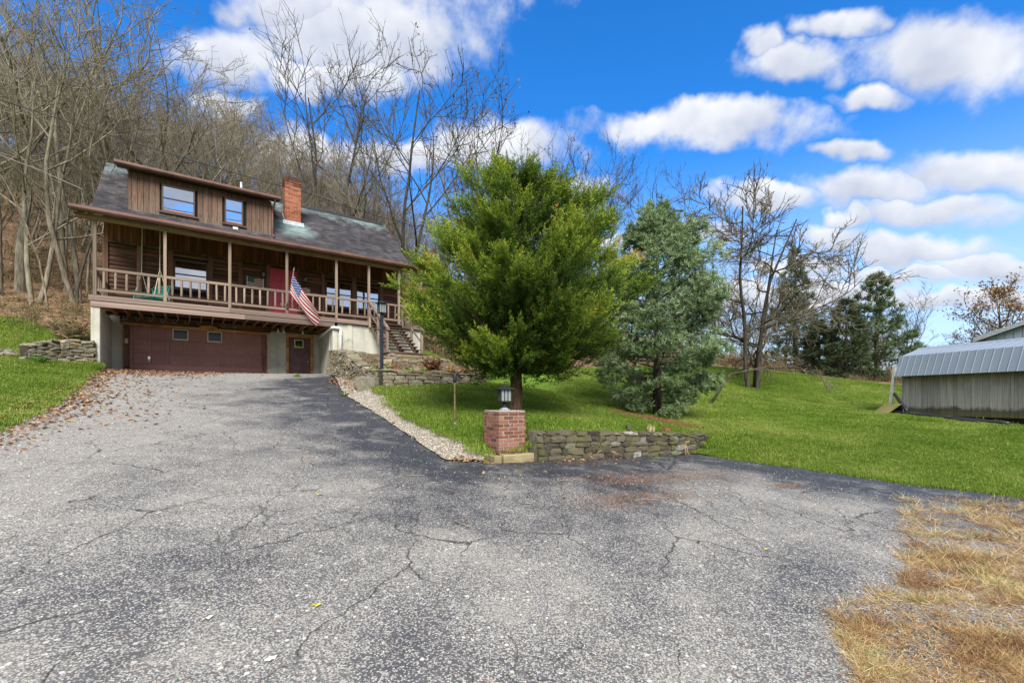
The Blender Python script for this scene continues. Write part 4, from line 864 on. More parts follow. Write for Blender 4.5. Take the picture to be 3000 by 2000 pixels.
# flag on a slanting pole
fl = htag('flag', 'large striped and starred flag on a slanting pole fixed to a porch post', 'flag', 5.475, -3.03, 5.55)
p0, p1 = Vector((0, 0, .0)), Vector((.12, -.78, 1.36)); pd = (p1-p0).normalized()
MB().tube([p0, p1], .014, 8).build('pole', 'raw', fl); MB().lathe([(.01, 0), (.028, .02), (.032, .05), (.012, .09), (.03, .10), (.004, .19)], 8).build('finial', 'chrome', fl).matrix_local = Matrix.Translation(p1) @ pd.to_track_quat('Z', 'Y').to_matrix().to_4x4()
MB().box(-.03, .03, -.02, .055, -.10, .12).build('bracket', 'black', fl)
def flagpt(u, v):     # v=1 along the hoist top, cloth hangs from the pole and drapes right-down
    h_ = p0.lerp(p1, .94-(1-v)*.56); 
    drop = Vector((.66*u+.34*u*u, .04*u, -1.56*u+.10*u*u))*.98
    w_ = math.sin(u*5.0+v*5.5)*.065*u**.6+math.sin(v*11+u*3)*.025*u
    g_ = Vector((.80, -.42, 0)).normalized()
    pinch = Vector((.20*(1-v), .24*(1-v), .10*(1-v)))*(u**1.2)*1.3
    return tuple(h_+drop+g_*w_+Vector((.35*w_, .8*w_, 0))+pinch)
link('cloth', uv_grid('cloth', fc, 40, 26, flagpt), fl)['label'] = 'hanging cloth with red and white stripes and a starred blue corner'
for p_ in fl.children[-1].data.polygons: p_.use_smooth = True
# white drain pipe round the right wing wall
dp = thing('drain_pipe', 'white plastic drain pipe bending round the right garage wing wall', 'pipe', hw(7.60, -2.95, 3.7), HROT)
def dpb(pts): return [(a_-7.60, b_+2.95, c_-3.7) for a_, b_, c_ in pts]
MB().tube(dpb([(7.34, -.35, 4.60), (7.33, -1.6, 4.70), (7.33, -2.80, 4.80), (7.36, -2.90, 4.82), (7.42, -2.96, 4.82), (7.62, -2.95, 4.82), (7.70, -2.93, 4.80), (7.73, -2.92, 4.72), (7.73, -2.92, 4.58), (7.73, -2.92, 3.5)]), .062, 10).build('pipe', 'white', dp, True)
for pt in ((7.33, -2.76, 4.797), (7.73, -2.92, 4.55)):
    MB().tube(dpb([pt, (pt[0], pt[1]+(.09 if pt[0] < 7.5 else 0), pt[2]-(.008 if pt[0] < 7.5 else .09))]), .07, 10).build('coupling', 'white', dp, True)
cb = thing('hanging_cord', 'thin white cord hanging down the right wing wall below the drain pipe', 'cord', hw(7.36, -2.3, 3.3), HROT)
MB().tube([(.0, -.10, 1.42), (.01, -.22, 1.35), (.005, -.20, 1.1), (.01, -.05, .7), (.005, -.08, .2), (.01, -.12, -.3)], .008, 5).build('strand', 'white', cb)
# overhead cables
def cable(name, pts, r_, mat, label):
    P_ = [Vector(p) for p in pts]; out = []
    for i in range(len(P_)-1):
        a_, b_ = P_[i], P_[i+1]; n = 16
        for k in range(n): f_ = k/n; out.append(a_.lerp(b_, f_)-Vector((0, 0, .10*(b_-a_).length*.12*4*f_*(1-f_))))
    out.append(P_[-1]); c0 = out[0].copy(); return tag(link(name, MB().tube([p-c0 for p in out], r_, 5).mesh(name, mat, True), None, c0), label, 'cable')
cable('power_cable', [W(-260, 205, 13.2), W(900, 566, 20.5), W(1215, 662, 25), W(1960, 640, 36)], .016, 'cable', 'black overhead cable crossing in front of the chimney and roof')
cable('service_cable', [W(-200, 372, 12.5), W(120, 500, 14.6), W(246, 556, 15.55), hw(-1.05, -3.1, 8.24)], .014, 'paleable', 'pale service cable sagging down to the left end of the porch eave')
up = thing('utility_pole', 'distant utility pole with a crossarm just showing above the pine', 'utility pole', (12.8, 36, gz(12.8, 36)))
tz_ = W(1990, 612, 36).z-gz(12.8, 36); MB().tube([(0, 0, -.3), (0, 0, tz_)], [.16, .11], 8).build('pole', 'barkdark', up); MB().box(-.75, .75, -.06, .06, tz_-.22, tz_-.10).build('crossarm', 'barkdark', up)
for x_ in (-.65, 0.3, .65): MB().lathe([(.03, tz_-.10), (.05, tz_-.02), (.03, tz_+.06)], 6, x_, 0).build('insulator', 'greymetal', up)

# ------------------------------------------------------------------ dry stone walls
def stone_mesh(mat, seed):
    r_ = random.Random(seed); bm = bmesh.new(); bmesh.ops.create_cube(bm, size=1); bmesh.ops.subdivide_edges(bm, edges=bm.edges[:], cuts=1, use_grid_fill=True)
    for v in bm.verts:
        c = v.co*2; k = (abs(c.x)**9+abs(c.y)**9+abs(c.z)**9)**(1/9); c = c/max(k, 1e-6) if k > .6 else c
        n_ = sum(1 for q_ in v.co if abs(q_) > .4)
        v.co = c*.5*(1 if n_ < 3 else .97); v.co += Vector((r_.uniform(-.05, .05), r_.uniform(-.06, .06), r_.uniform(-.07, .07)))
    me = bpy.data.meshes.new('stone'); bm.to_mesh(me); bm.free(); me.materials.append(M[mat]); return me
STONES = {m_: [stone_mesh(m_, i) for i in range(9)] for m_ in ('stone', 'darkstone')}
def stone_wall(label, path, thick, course, lens, mat, core, cap=True, tilt=.03, side=-1, lean=0.0, group=None, proud=.03):
    """path: (x, y, z foot, z top); side -1: the face right of the path direction is seen"""
    P_ = [np.array(p, float) for p in path]; mid = P_[len(P_)//2]; t = thing('stone_wall', label, 'stone wall', (mid[0], mid[1], mid[2])); org = np.array([mid[0], mid[1], mid[2]])
    seg = [np.linalg.norm(b[:2]-a_[:2]) for a_, b in zip(P_[:-1], P_[1:])]; cum = np.r_[0, np.cumsum(seg)]; Lw = cum[-1]
    def at(d):
        i = min(max(int(np.searchsorted(cum, d, 'right'))-1, 0), len(seg)-1); f_ = (d-cum[i])/seg[i]; p = P_[i]+(P_[i+1]-P_[i])*f_; tg = (P_[i+1]-P_[i])[:2]/seg[i]; return p, tg
    n = max(2, int(Lw/.3)); V, F = [], []
    for k in range(n+1):
        p, tg = at(Lw*k/n); nr = np.array([-tg[1], tg[0]])
        for o_, z_ in ((thick/2-proud*1.6, p[2]-.25), (thick/2-proud*1.6, p[3]-.03), (-thick/2+proud*1.6, p[3]-.03), (-thick/2+proud*1.6, p[2]-.25)):
            ln = lean*(p[3]-z_) if z_ < p[3]-.1 else 0
            V.append((*(p[:2]+nr*(o_+side*ln*(1 if o_*side > 0 else 0))-org[:2]), z_-org[2]))
    for k in range(n):
        for j in range(4): F.append((k*4+j, k*4+(j+1) % 4, k*4+4+(j+1) % 4, k*4+4+j))
    F += [(0, 1, 2, 3), (n*4+3, n*4+2, n*4+1, n*4)]
    mb = MB().add(V, F); mb.build('core', core, t)
    hav = np.mean([p[3]-p[2] for p in P_]); nc = max(2, int(round(max(p[3]-p[2] for p in P_)/course)))
    fr = np.cumsum([random.uniform(.7, 1.35) for _ in range(nc)]); fr = np.r_[0, fr/fr[-1]]
    for c_ in range(nc):
        d = -random.uniform(0, lens[0])
        while d < Lw:
            l_ = random.uniform(*lens); d0, d1 = max(d, 0), min(d+l_, Lw); d += l_
            if d1-d0 < .06: continue
            p, tg = at((d0+d1)/2); hh = p[3]-p[2]
            z0, z1 = p[2]+hh*fr[c_], p[2]+hh*fr[c_+1]; h_ = z1-z0
            if h_ < .03: continue
            nr = np.array([-tg[1], tg[0]])*side; top = c_ == nc-1
            dep = thick*1.02 if (top and cap) else thick*random.uniform(.45, .6)
            off = (thick/2-dep/2+random.uniform(-.01, proud)) if not (top and cap) else random.uniform(-.01, .02)
            off += lean*(p[3]-(z0+z1)/2)
            slope_ = math.atan2(at(min(d1, Lw))[0][3]-at(d0)[0][3], max(d1-d0, .05))*fr[c_+1]
            link('stone', random.choice(STONES[mat]), t, (*(p[:2]+nr*off-org[:2]), (z0+z1)/2-org[2]), (random.gauss(0, tilt), -slope_+random.gauss(0, tilt), math.atan2(tg[1], tg[0])+random.gauss(0, tilt)+(math.pi if random.random() < .5 else 0)), ((d1-d0)*1.0, dep, h_*1.04))
    return t
# low mortared wall by the turning area
lw = stone_wall('low mortared stone wall running right from the brick pillar', [(.36, 8.34, .42, 1.0), (1.6, 9.2, .38, .93), (3.2, 10.33, .30, .83), (4.75, 11.42, .24, .70)], .36, .115, (.14, .44), 'darkstone', 'wallmortar', True, .05)
# planting bed: front wall, retaining wall up the drive, upper tier
stone_wall('dry stone wall edging the planting bed, facing the lawn', [(-4.15, 14.42, 1.86, 2.50), (-3.1, 15.14, 1.88, 2.50), (-2.2, 15.78, 1.90, 2.47), (-1.40, 16.40, 1.92, 2.44), (-1.1, 16.95, 1.98, 2.44)], .42, .105, (.28, .62), 'stone', 'soilcore', True, .035)
stone_wall('mossy dry stone retaining wall climbing from the planting bed to the garage wing', [(-4.10, 14.50, 1.86, 2.48), (-4.9, 15.85, 1.94, 2.62), (-5.7, 17.1, 2.16, 2.95), (-6.5, 18.35, 2.40, 3.42), (-7.3, 19.55, 2.55, 3.62), (-8.12, 20.78, 2.62, 3.76)], .44, .105, (.18, .46), 'stone', 'soilcore', True, .05, side=1, lean=.16)
stone_wall('upper dry stone tier under the concrete wall beside the stairs', [(-7.95, 20.75, 3.25, 3.80), (-7.0, 20.85, 3.2, 3.72), (-6.2, 20.6, 3.05, 3.55), (-5.5, 19.9, 2.95, 3.36), (-4.9, 19.2, 2.90, 3.24)], .36, .095, (.2, .45), 'stone', 'soilcore', True, .05)
stone_wall('short dry stone tier below the foot of the stairs', [(-4.75, 18.2, 2.80, 3.15), (-3.7, 18.35, 2.78, 3.12), (-2.6, 18.9, 2.75, 3.05)], .34, .10, (.25, .55), 'stone', 'soilcore', True, .06)
# left wall by the garage wing
stone_wall('rough dry stone wall left of the garage, tumbling onto the lawn', [(-15.62, 14.55, 2.88, 3.30), (-15.45, 15.1, 2.75, 3.50), (-15.22, 15.7, 2.55, 3.60), (-14.98, 16.25, 2.45, 3.60)], .5, .115, (.16, .42), 'stone', 'soilcore', True, .10)
for k in range(26):
    x_, y_ = -15.75+random.gauss(-.15, .25), 14.6+random.gauss(-.30, .30); s_ = random.uniform(.16, .34)
    tag(link('loose_stone', random.choice(STONES['stone']), None, (x_, y_, gz(x_, y_)+s_*.2), (random.gauss(0, .25), random.gauss(0, .25), random.random()*6), (s_, s_*.7, s_*.42)), 'pale loose stone in the heap at the lawn end of the left wall', 'stone', 'tumbled stones at the end of the left wall')

# ------------------------------------------------------------------ brick pillar with lantern
PA = R(31); PX, PY, PZ = -.055, 8.03, .44
pil = thing('brick_pillar', 'square red brick pillar on old timbers beside the driveway', 'pillar', (-.235, 8.05, PZ), PA)
PW = .56
MB().box(.005, PW-.005, .005, PW-.005, .16, .905).build('core', 'mortar', pil)
z, n_ = .165, 0
bkm = ubox('brick')
for c_ in range(11):
    brick_ring(pil, bkm, 0-(.03 if c_ == 0 else 0), PW, 0, PW, z, .067, .205, .5*(n_ % 2), 0, gap=.015, depth=.095, jit=.003); z += .067; n_ += 1
MB().box(-.0, PW, -.0, PW, .906, .93).build('cap', 'mortar', pil, False, .01)
tb = MB().box(-.0, .64, -.14, .02, 0, .158).mesh('timber', 'timber', False, .012); link('timber', tb, pil, (.02, -.012, 0)); tb = MB().box(-.15, .0, -.13, .62, 0, .15).mesh('timber', 'timber', False, .012); link('timber', tb, pil, (-.005, .0, 0))
def lantern(par, z0, r_, h_, mat='black', sides=4, bars=2, roof=1.45, rot=R(45)):
    MB().lathe([(r_*1.30, z0-.012), (r_*1.38, z0), (r_*1.30, z0+.012)], sides, 0, 0, rot).build('lamp_base', mat, par)
    MB().lathe([(r_*1.22, z0+.013), (r_*1.22, z0+h_)], sides, 0, 0, rot).build('glass', 'lampglass', par)
    MB().lathe([(r_*1.42, z0+h_), (r_*1.42, z0+h_+.015)], sides, 0, 0, rot).build('lamp_collar', mat, par)
    MB().lathe([(r_*1.42*roof, z0+h_+.012), (r_*1.40*roof, z0+h_+.022), (r_*.35, z0+h_+.075), (r_*.2, z0+h_+.08), (r_*.18, z0+h_+.12), (.005, z0+h_+.14)], sides, 0, 0, rot).build('lamp_roof', mat, par)
    for k in range(4):
        a_ = k*math.pi/2
        for j in range(bars+1):
            o_ = -r_+2*r_*j/(bars+1) if True else 0
            x_, y_ = r_*.93, o_*.93; MB().box(x_*math.cos(a_)-y_*math.sin(a_)-.007, x_*math.cos(a_)-y_*math.sin(a_)+.007, x_*math.sin(a_)+y_*math.cos(a_)-.007, x_*math.sin(a_)+y_*math.cos(a_)+.007, z0+.01, z0+h_).build('bar', mat, par)
pc = Vector((-.235, 8.05, PZ))+Matrix.Rotation(PA, 3, 'Z') @ Vector((PW/2, PW/2, .93))
pl_ = thing('pillar_lantern', 'black lantern with clear panes on top of the brick pillar', 'lantern', pc, PA-R(10))
MB().lathe([(.10, .0), (.10, .015), (.055, .04), (.05, .05)], 14).build('foot', 'greymetal', pl_); MB().lathe([(.042, .05), (.042, .10), (.05, .105), (.028, .14), (.028, .16)], 12).build('stem', 'black', pl_)
lantern(pl_, .165, .105, .215)
bl = MB().lathe([(.02, .18), (.03, .24), (.022, .30), (.008, .33)], 10).build('bulb', 'white', pl_)

# ------------------------------------------------------------------ lamp post, hitching post and small things
lp = thing('lamp_post', 'tall dark blue lamp post with square lantern in the planting bed', 'lamp post', (-4.38, 15.3, 2.55), HROT)
MB().box(-.13, .13, -.13, .13, -.25, .03).build('foot', 'navy', lp); MB().box(-.047, .047, -.047, .047, .03, 1.88).build('post', 'navy', lp, False, .008); MB().tube([(-.27, 0, 1.32), (.27, 0, 1.32)], .013, 6).build('ladder_bar', 'navy', lp)
lantern(lp, 1.90, .12, .31, 'navy')
hp = thing('hitching_post', 'thin brown post topped by a small black horse head', 'hitching post', (-1.22, 9.70, gz(-1.22, 9.70)), R(20))
MB().tube([(0, 0, -.15), (0, 0, .97)], .021, 8).build('post', 'rusty', hp); MB().tube([(0, 0, 0), (0, 0, .10)], .022, 8).build('post_foot', 'greymetal', hp)
hh = MB().tube([(0, 0, .95), (0, 0, 1.0), (.0, 0, 1.06), (.012, 0, 1.12), (.03, 0, 1.155)], [.034, .04, .042, .04, .034], 8).tube([(.0, 0, 1.145), (.045, 0, 1.15), (.085, 0, 1.11), (.115, 0, 1.065), (.12, 0, 1.05)], [.026, .036, .028, .022, .015], 8).tube([(0, .018, 1.16), (-.004, .022, 1.22)], [.014, .002], 4).tube([(0, -.018, 1.16), (-.004, -.022, 1.22)], [.014, .002], 4).tube([(.0, 0, 1.175), (-.035, 0, 1.12), (-.035, 0, 1.02)], [.012, .016, .01], 5)
hh.build('horse_head', 'black', hp, True)
def loose_brick(x_, y_, z_, rz_, lb, mat='brick'): return tag(link('loose_brick', ubox(mat), None, (x_, y_, z_), (0, .03, rz_), (.20, .10, .065)), lb, 'brick', 'loose bricks')
loose_brick(-3.83, 15.05, 2.56, .5, 'lower of two loose bricks lying beside the lamp post'); loose_brick(-3.84, 15.06, 2.628, .8, 'upper of two loose bricks lying beside the lamp post')
loose_brick(3.72, 10.98, .845, .65, 'red brick lying on the right end of the low wall')
def rock(x_, y_, z_, sx_, sy_, sz_, rz_, lb, mat='stone'): return tag(link('rock', random.choice(STONES[mat]), None, (x_, y_, z_), (.05, .03, rz_), (sx_, sy_, sz_)), lb, 'rock')
rock(-4.95, 15.2, 2.10, .62, .42, .42, .3, 'pale pinkish rock at the foot of the retaining wall'); rock(-4.55, 14.55, 2.02, .7, .5, .5, -.2, 'big mossy rock at the corner of the planting bed')
rock(2.62, 10.22, .93, .13, .11, .1, .2, 'small dark stone on top of the low wall', 'darkstone')
tr_ = random.Random(3)
for k in range(34):
    x_, y_ = tr_.uniform(-6.2, -1.3), tr_.uniform(15.2, 19.2)
    if not inpoly([x_], [y_], terr)[0] or distpoly([x_], [y_], terr, True)[0] < .3: continue
    sz_ = tr_.uniform(.22, .55); tag(link('rock', tr_.choice(STONES['stone']), None, (x_, y_, float(TERR([x_], [y_])[0])+.04), (tr_.gauss(0, .12), tr_.gauss(0, .12), tr_.random()*6), (sz_, sz_*.7, sz_*.32)), 'flat tan rock lying in the planting bed below the stairs', 'rock', 'rocks in the planting bed')
su = thing('tree_stump', 'small splintered grey stump behind the right end of the low wall', 'stump', (3.28, 10.75, gz(3.28, 10.75)))
MB().lathe([(.13, -.1), (.11, .05), (.095, .22), (.06, .24)], 9).build('trunk', 'timber', su)
for k in range(6): a_ = k*1.05; MB().tube([(.07*math.cos(a_), .07*math.sin(a_), .15), (.085*math.cos(a_), .085*math.sin(a_), random.uniform(.26, .36))], [.035, .006], 5).build('splinter', 'timber', su)

# ------------------------------------------------------------------ shed and its surroundings
SD = Vector((.2125, -.9772, 0)); SN = Vector((.9772, .2125, 0)); SO = Vector((14.64, 17.0, .92)); SROT = math.atan2(SD.y, SD.x)
shed = thing('shed', 'low weathered board shed with grey ribbed metal gambrel roof', 'shed', SO, SROT)   # local x runs towards the camera side, local y into the shed
SL = 7.5; SWd = 1.85; WH = 1.50
MB().box(.02, SL, .03, SWd, -.1, WH).build('wall_core', 'backing', shed)
k = 0.0
def f_shed(t, b):
    co = scaled(t, objco(t), (9, 9, 1.1)); g = t.noise(co, 1.4, 5, .65, .5); z = t.node('ShaderNodeSeparateXYZ'); t.put(z.inputs[0], pos(t)); n = t.noise(scaled(t, pos(t), (2.2, 2.2, .8)), 1.6, 4, .65)
    c = t.ramp(g, [(.3, (.20, .18, .16)), (.55, (.47, .435, .395)), (.8, (.60, .57, .53))])
    c = t.mix(t.rng(t.math('ADD', z.outputs[2], t.math('MULTIPLY', n, .9)), 2.35, 2.85, 0, .75), c, (.20, .115, .07))
    c = t.mix(t.rng(t.math('ADD', z.outputs[2], t.math('MULTIPLY', n, .5)), 1.44, 1.56, .85, 0), c, (.05, .047, .03)); c = t.mix(t.rng(z.outputs[2], 1.05, 1.2, .7, 0), c, (.17, .155, .05))
    h = t.node('ShaderNodeHueSaturation'); t.put(h.inputs['Color'], c); t.put(h.inputs['Value'], t.rng(rnd(t), 0, 1, .82, 1.15)); t.put(b.inputs['Base Color'], h.outputs[0]); t.put(b.inputs['Normal'], t.bump(g, .5, .01))
M['shedboard'] = material('shed_siding', f_shed)
while k < SL:
    w_ = random.choice((.10, .20, .20)); link('siding_board', ubox('shedboard'), shed, (k+w_/2, .014+random.uniform(-.003, .003), WH/2+.03), None, (w_-.009, .03, WH-.06)); k += w_
MB().box(-.06, .0, -.02, .10, .0, WH).build('corner_trim', 'panelwhite', shed)
roofp = [(-.26, WH-.02), (.02, WH+.72), (.95, WH+1.06), (1.88, WH+.72), (2.12, WH-.02)]
def f_metal(t, b):
    n = t.noise(pos(t), 1.2, 3); c = t.mix(n, (.20, .245, .305), (.27, .32, .385)); t.put(b.inputs['Base Color'], c)
M['roofmetal'] = material('galvanised_roof', f_metal, .5, .4)
for i in range(4):
    (y0, z0), (y1, z1) = roofp[i], roofp[i+1]; ln = math.hypot(y1-y0, z1-z0); ang = math.atan2(z1-z0, y1-y0); 
    ps = MB(); x_ = -.16; V, F = [], []; prof_ = []
    while x_ < SL+.1: prof_ += [(x_, 0), (x_+.10, 0), (x_+.112, .008), (x_+.128, .008), (x_+.14, 0)]; x_ += .229
    n0 = len(prof_)
    ps.add([(a_, 0, b_) for a_, b_ in prof_]+[(a_, ln+.02, b_) for a_, b_ in prof_]+[(a_, 0, b_-.006) for a_, b_ in prof_]+[(a_, ln+.02, b_-.006) for a_, b_ in prof_], [(j, j+1, n0+j+1, n0+j) for j in range(n0-1)]+[(2*n0+j+1, 2*n0+j, 3*n0+j, 3*n0+j+1) for j in range(n0-1)]+[(j+1, j, 2*n0+j, 2*n0+j+1) for j in range(n0-1)]+[(n0+j, n0+j+1, 3*n0+j+1, 3*n0+j) for j in range(n0-1)])
    o = link('roof_panel', ps.mesh('roof_panel', 'roofmetal'), shed, (0, y0, z0), (ang, 0, 0))
MB().prism([(.80, WH+1.01), (.95, WH+1.085), (1.10, WH+1.01), (.95, WH+1.068)], -.18, SL+.1, 'x').build('ridge_cap', 'roofmetal', shed)
MB().prism([(.03, -.05), (SWd, -.05), (SWd, WH), (1.80, WH+.70), (.95, WH+1.0), (.05, WH+.68), (.03, WH)], .0, .018, 'x').build('gable_wall', 'fencegrey', shed)
MB().prism([(-.26, WH-.10), (.02, WH+.66), (.02, WH+.70), (-.26, WH-.03)], -.15, -.11, 'x').build('rake_trim', 'panelwhite', shed)
pa_, pb_ = W(2606, 1190, 17.3), W(2622, 1075, 17.12); pa_.z = gz(pa_.x, pa_.y); wd_ = Vector((.06, .03, 0)); dp_ = Vector((-.02, .03, 0)); q8 = [p+w_+d_-pa_ for p in (pa_, pb_) for w_, d_ in ((-wd_, -dp_), (wd_, -dp_), (wd_, dp_), (-wd_, dp_))]
tag(link('leaning_board', MB().add(q8, [(0, 3, 2, 1), (4, 5, 6, 7), (0, 1, 5, 4), (1, 2, 6, 5), (2, 3, 7, 6), (3, 0, 4, 7)]).mesh('leaning_board', 'panelwhite'), None, pa_), 'off-white board leaning against the far end of the shed', 'board')
def pipe_thing(name, pts, r_, lb, cat, mat='pipeblack'):
    c0 = Vector(pts[0]); t_ = [Vector(p)-c0 for p in pts]; out = []
    for i in range(len(t_)-1):
        for k in range(6): out.append(t_[i].lerp(t_[i+1], k/6))
    out.append(t_[-1]); 
    for _ in range(3): out = [out[0]]+[(a_+b_*2+c_)/4 for a_, b_, c_ in zip(out[:-2], out[1:-1], out[2:])]+[out[-1]]
    return tag(link(name, MB().tube(out, r_, 8).mesh(name, mat, True), None, c0), lb, cat)
def shp(a_, b_, dz_=0.0): v = SO+SD*a_+SN*b_; return (v.x, v.y, gz(v.x, v.y)+dz_)
pipe_thing('drain_hose', [shp(-.2, -.35, .07), shp(.5, -.55, .06), shp(1.3, -.50, .06), shp(2.2, -.62, .06), shp(3.4, -.55, .06)], .055, 'black plastic drain hose snaking along the foot of the shed', 'hose')
pipe_thing('drain_hose', [shp(.2, -.25, .06), shp(1.2, -.30, .05), shp(2.0, -.78, .05), shp(2.9, -.95, .05)], .04, 'thinner black hose lying in front of the drain hose', 'hose')
pipe_thing('downpipe', [shp(-.25, -.12, .75), shp(.35, -.30, .10)], .055, 'black pipe leaning at the far corner of the shed', 'pipe')
sc2 = thing('metal_trough', 'bent olive green metal trough lying by the shed corner', 'metal trough', shp(-.05, -.75), SROT)
MB().add([(-.35, -.25, .02), (.25, -.28, .02), (.30, .30, .38), (-.30, .28, .34), (-.35, -.25, .0), (.25, -.28, .0), (.30, .32, .36), (-.30, .30, .32)], [(0, 1, 2, 3), (7, 6, 5, 4), (0, 4, 5, 1), (1, 5, 6, 2), (2, 6, 7, 3), (3, 7, 4, 0)]).build('sheet', 'olive', sc2)
MB().add([(-.30, .29, .33), (.30, .31, .37), (.28, .42, .08), (-.28, .40, .05), (-.30, .275, .33), (.30, .295, .37), (.28, .40, .08), (-.28, .38, .05)], [(0, 1, 2, 3), (7, 6, 5, 4), (0, 4, 5, 1), (1, 5, 6, 2), (2, 6, 7, 3), (3, 7, 4, 0)]).build('folded_side', 'black', sc2)
# metal building beyond
mbx = 28.5; mb_ = thing('metal_building', 'large pale blue-grey metal building behind the shed', 'building', (mbx, 27.5, gz(30, 28)), R(-52))
bz = gz(30, 28); ez = W(2881, 987, 27.5).z-bz
MB().prism([(0.1, 0), (9.9, 0), (9.9, ez-.1), (5, ez+1.75), (.1, ez-.1)], 0, 14, 'y').build('wall', 'roofmetal', mb_)
for k in range(28): MB().box(.2+k*.35, .235+k*.35, -.03, -.001, 0, ez-.12+min(.2+k*.35, 9.8-k*.35)*.36).build('rib', 'roofmetal', mb_)
for sgn_ in (0, 1):
    pts_ = [(-.35, ez-.22), (5, ez+1.85), (5, ez+2.0), (-.35, ez-.05)]; pts_ = [(10-a_, b_) for a_, b_ in pts_] if sgn_ else pts_
    MB().prism(pts_, -.35, 14.3, 'y').build('roof_slope', 'roofmetal', mb_)
MB().prism([(-.40, ez-.30), (5, ez+1.80), (5, ez+2.03), (-.40, ez-.03)], -.40, -.352, 'y').build('rake_trim', 'greymetal', mb_)

# ------------------------------------------------------------------ vegetation
class TreeGen:
    """tapered limbs as triangle-free tubes, gathered in numpy lists"""
    def __init__(s, seed): s.r = random.Random(seed); s.wood = MB(); s.fine = MB(); s.tips = []
    def limb(s, p, d, length, r0, r1, nseg, bend, up, sides, fine):
        pts, rad = [Vector(p)], [r0]; d = Vector(d).normalized(); q_ = s.r
        for k in range(nseg):
            d = (d+Vector((q_.gauss(0, bend), q_.gauss(0, bend), q_.gauss(0, bend)+up))).normalized(); pts.append(pts[-1]+d*length/nseg); rad.append(r0+(r1-r0)*(k+1)/nseg)
        (s.fine if fine else s.wood).tube(pts, rad, sides, False); return pts, rad
def bare_tree(seed, h, r0, fork=.35, spread=.6, nl=9, n2=6, n3=5, n4=3, trunks=1, up=.10, twig=.011, crook=.13, droop=0.0):
    g = TreeGen(seed); q_ = g.r
    for t_ in range(trunks):
        ang = q_.random()*6.28; tilt = .05 if trunks == 1 else q_.uniform(.12, .3)
        pts, rad = g.limb((.12*t_*math.cos(ang), .12*t_*math.sin(ang), -.3), (math.cos(ang)*tilt, math.sin(ang)*tilt, 1), h*q_.uniform(.75, .9), r0*(1 if trunks == 1 else .7), r0*.16, 9, .07, .05, 8, False)
        # flare
        N = nl if trunks == 1 else max(4, nl//trunks+1)
        for i in range(N):
            f_ = fork+(1-fork)*(i+q_.random())/N; k = min(int(f_*9), 8); b0 = pts[k].lerp(pts[k+1], f_*9-k); rb = rad[k]*.62
            a1 = i*2.4+q_.uniform(-.5, .5); el_ = q_.uniform(.35, .9)*(1-spread*.5); dd = Vector((math.cos(a1)*spread, math.sin(a1)*spread, el_-droop*.4)); ln = h*(.50-.25*(f_-fork)/(1-fork))*q_.uniform(.75, 1.15)
            p1, r1 = g.limb(b0, dd, ln, rb, rb*.22, 6, crook, up, 5, False)
            for j in range(n2):
                f2 = .22+.78*(j+q_.random())/n2; k2 = min(int(f2*6), 5); b2 = p1[k2].lerp(p1[k2+1], f2*6-k2); base = (p1[k2+1]-p1[k2]).normalized(); sd_ = base.orthogonal().normalized(); sd_.rotate(Matrix.Rotation(q_.random()*6.28, 3, base))
                p2, r2 = g.limb(b2, base*.75+sd_*.75, ln*q_.uniform(.32, .55)*(1.15-f2*.45), max(r1[k2]*.6, twig*1.4), twig*1.1, 4, crook*1.1, up*.9-droop*.12, 4, True)
                for m_ in range(n3):
                    f3 = .2+.8*(m_+q_.random())/n3; k3 = min(int(f3*4), 3); b3 = p2[k3].lerp(p2[k3+1], f3*4-k3); bs = (p2[k3+1]-p2[k3]).normalized(); s3 = bs.orthogonal().normalized(); s3.rotate(Matrix.Rotation(q_.random()*6.28, 3, bs))
                    p3, _ = g.limb(b3, bs*.8+s3*.6, ln*q_.uniform(.14, .26), twig, twig*.55, 2, .12, up*.8-droop*.15, 3, True); g.tips.append(p3[-1])
                    for w_ in range(n4):
                        b4 = p3[1].lerp(p3[2], q_.random()) if q_.random() < .6 else p3[0].lerp(p3[1], q_.random()); s4 = Vector((q_.gauss(0, 1), q_.gauss(0, 1), q_.gauss(.35-droop, .8)))
                        g.fine.tube([b4, b4+(s4.normalized()*.55+bs*.6)*ln*q_.uniform(.05, .12)], [twig*.7, twig*.4], 3, False)
                        if w_ == 0: g.tips.append(b4+s4.normalized()*ln*.05)
    return g
def tree_meshes(g, mw, mf): return g.wood.mesh('trunk', mw, True), g.fine.mesh('crown', mf, True)
protos_t = []
for sd_, kw in ((1, dict(h=13, r0=.17, fork=.45, spread=.55)), (2, dict(h=15, r0=.20, fork=.5, spread=.45, nl=10)), (3, dict(h=11, r0=.13, fork=.32, spread=.7)), (4, dict(h=12, r0=.15, fork=.25, spread=.6, trunks=2, nl=11)),
                (5, dict(h=14, r0=.18, fork=.4, spread=.5, crook=.2)), (6, dict(h=9, r0=.09, fork=.2, spread=.75, crook=.18, nl=10))):
    protos_t.append(tree_meshes(bare_tree(sd_*11+3, twig=.0115, **kw), 'bark', 'twig'))
def place_tree(name, me, x_, y_, rz_, sc_, label, group=None, cat='tree', extra=None, lean=(0, 0)):
    o = thing(name, label, cat, (x_, y_, gz(x_, y_)), rz_, group); o.scale = (sc_, sc_, sc_); o.rotation_euler = (lean[0], lean[1], rz_)
    link('trunk', me[0], o); link('crown', me[1], o)
    if extra is not None: link('leaves', extra, o)
    return o
rt = random.Random(5)
def in_house(x_, y_):
    return bool(inpoly([x_], [y_], [xy(hw(-2.0, -4)), xy(hw(13.2, -4)), xy(hw(13.2, 9)), xy(hw(-2.0, 9))])[0])
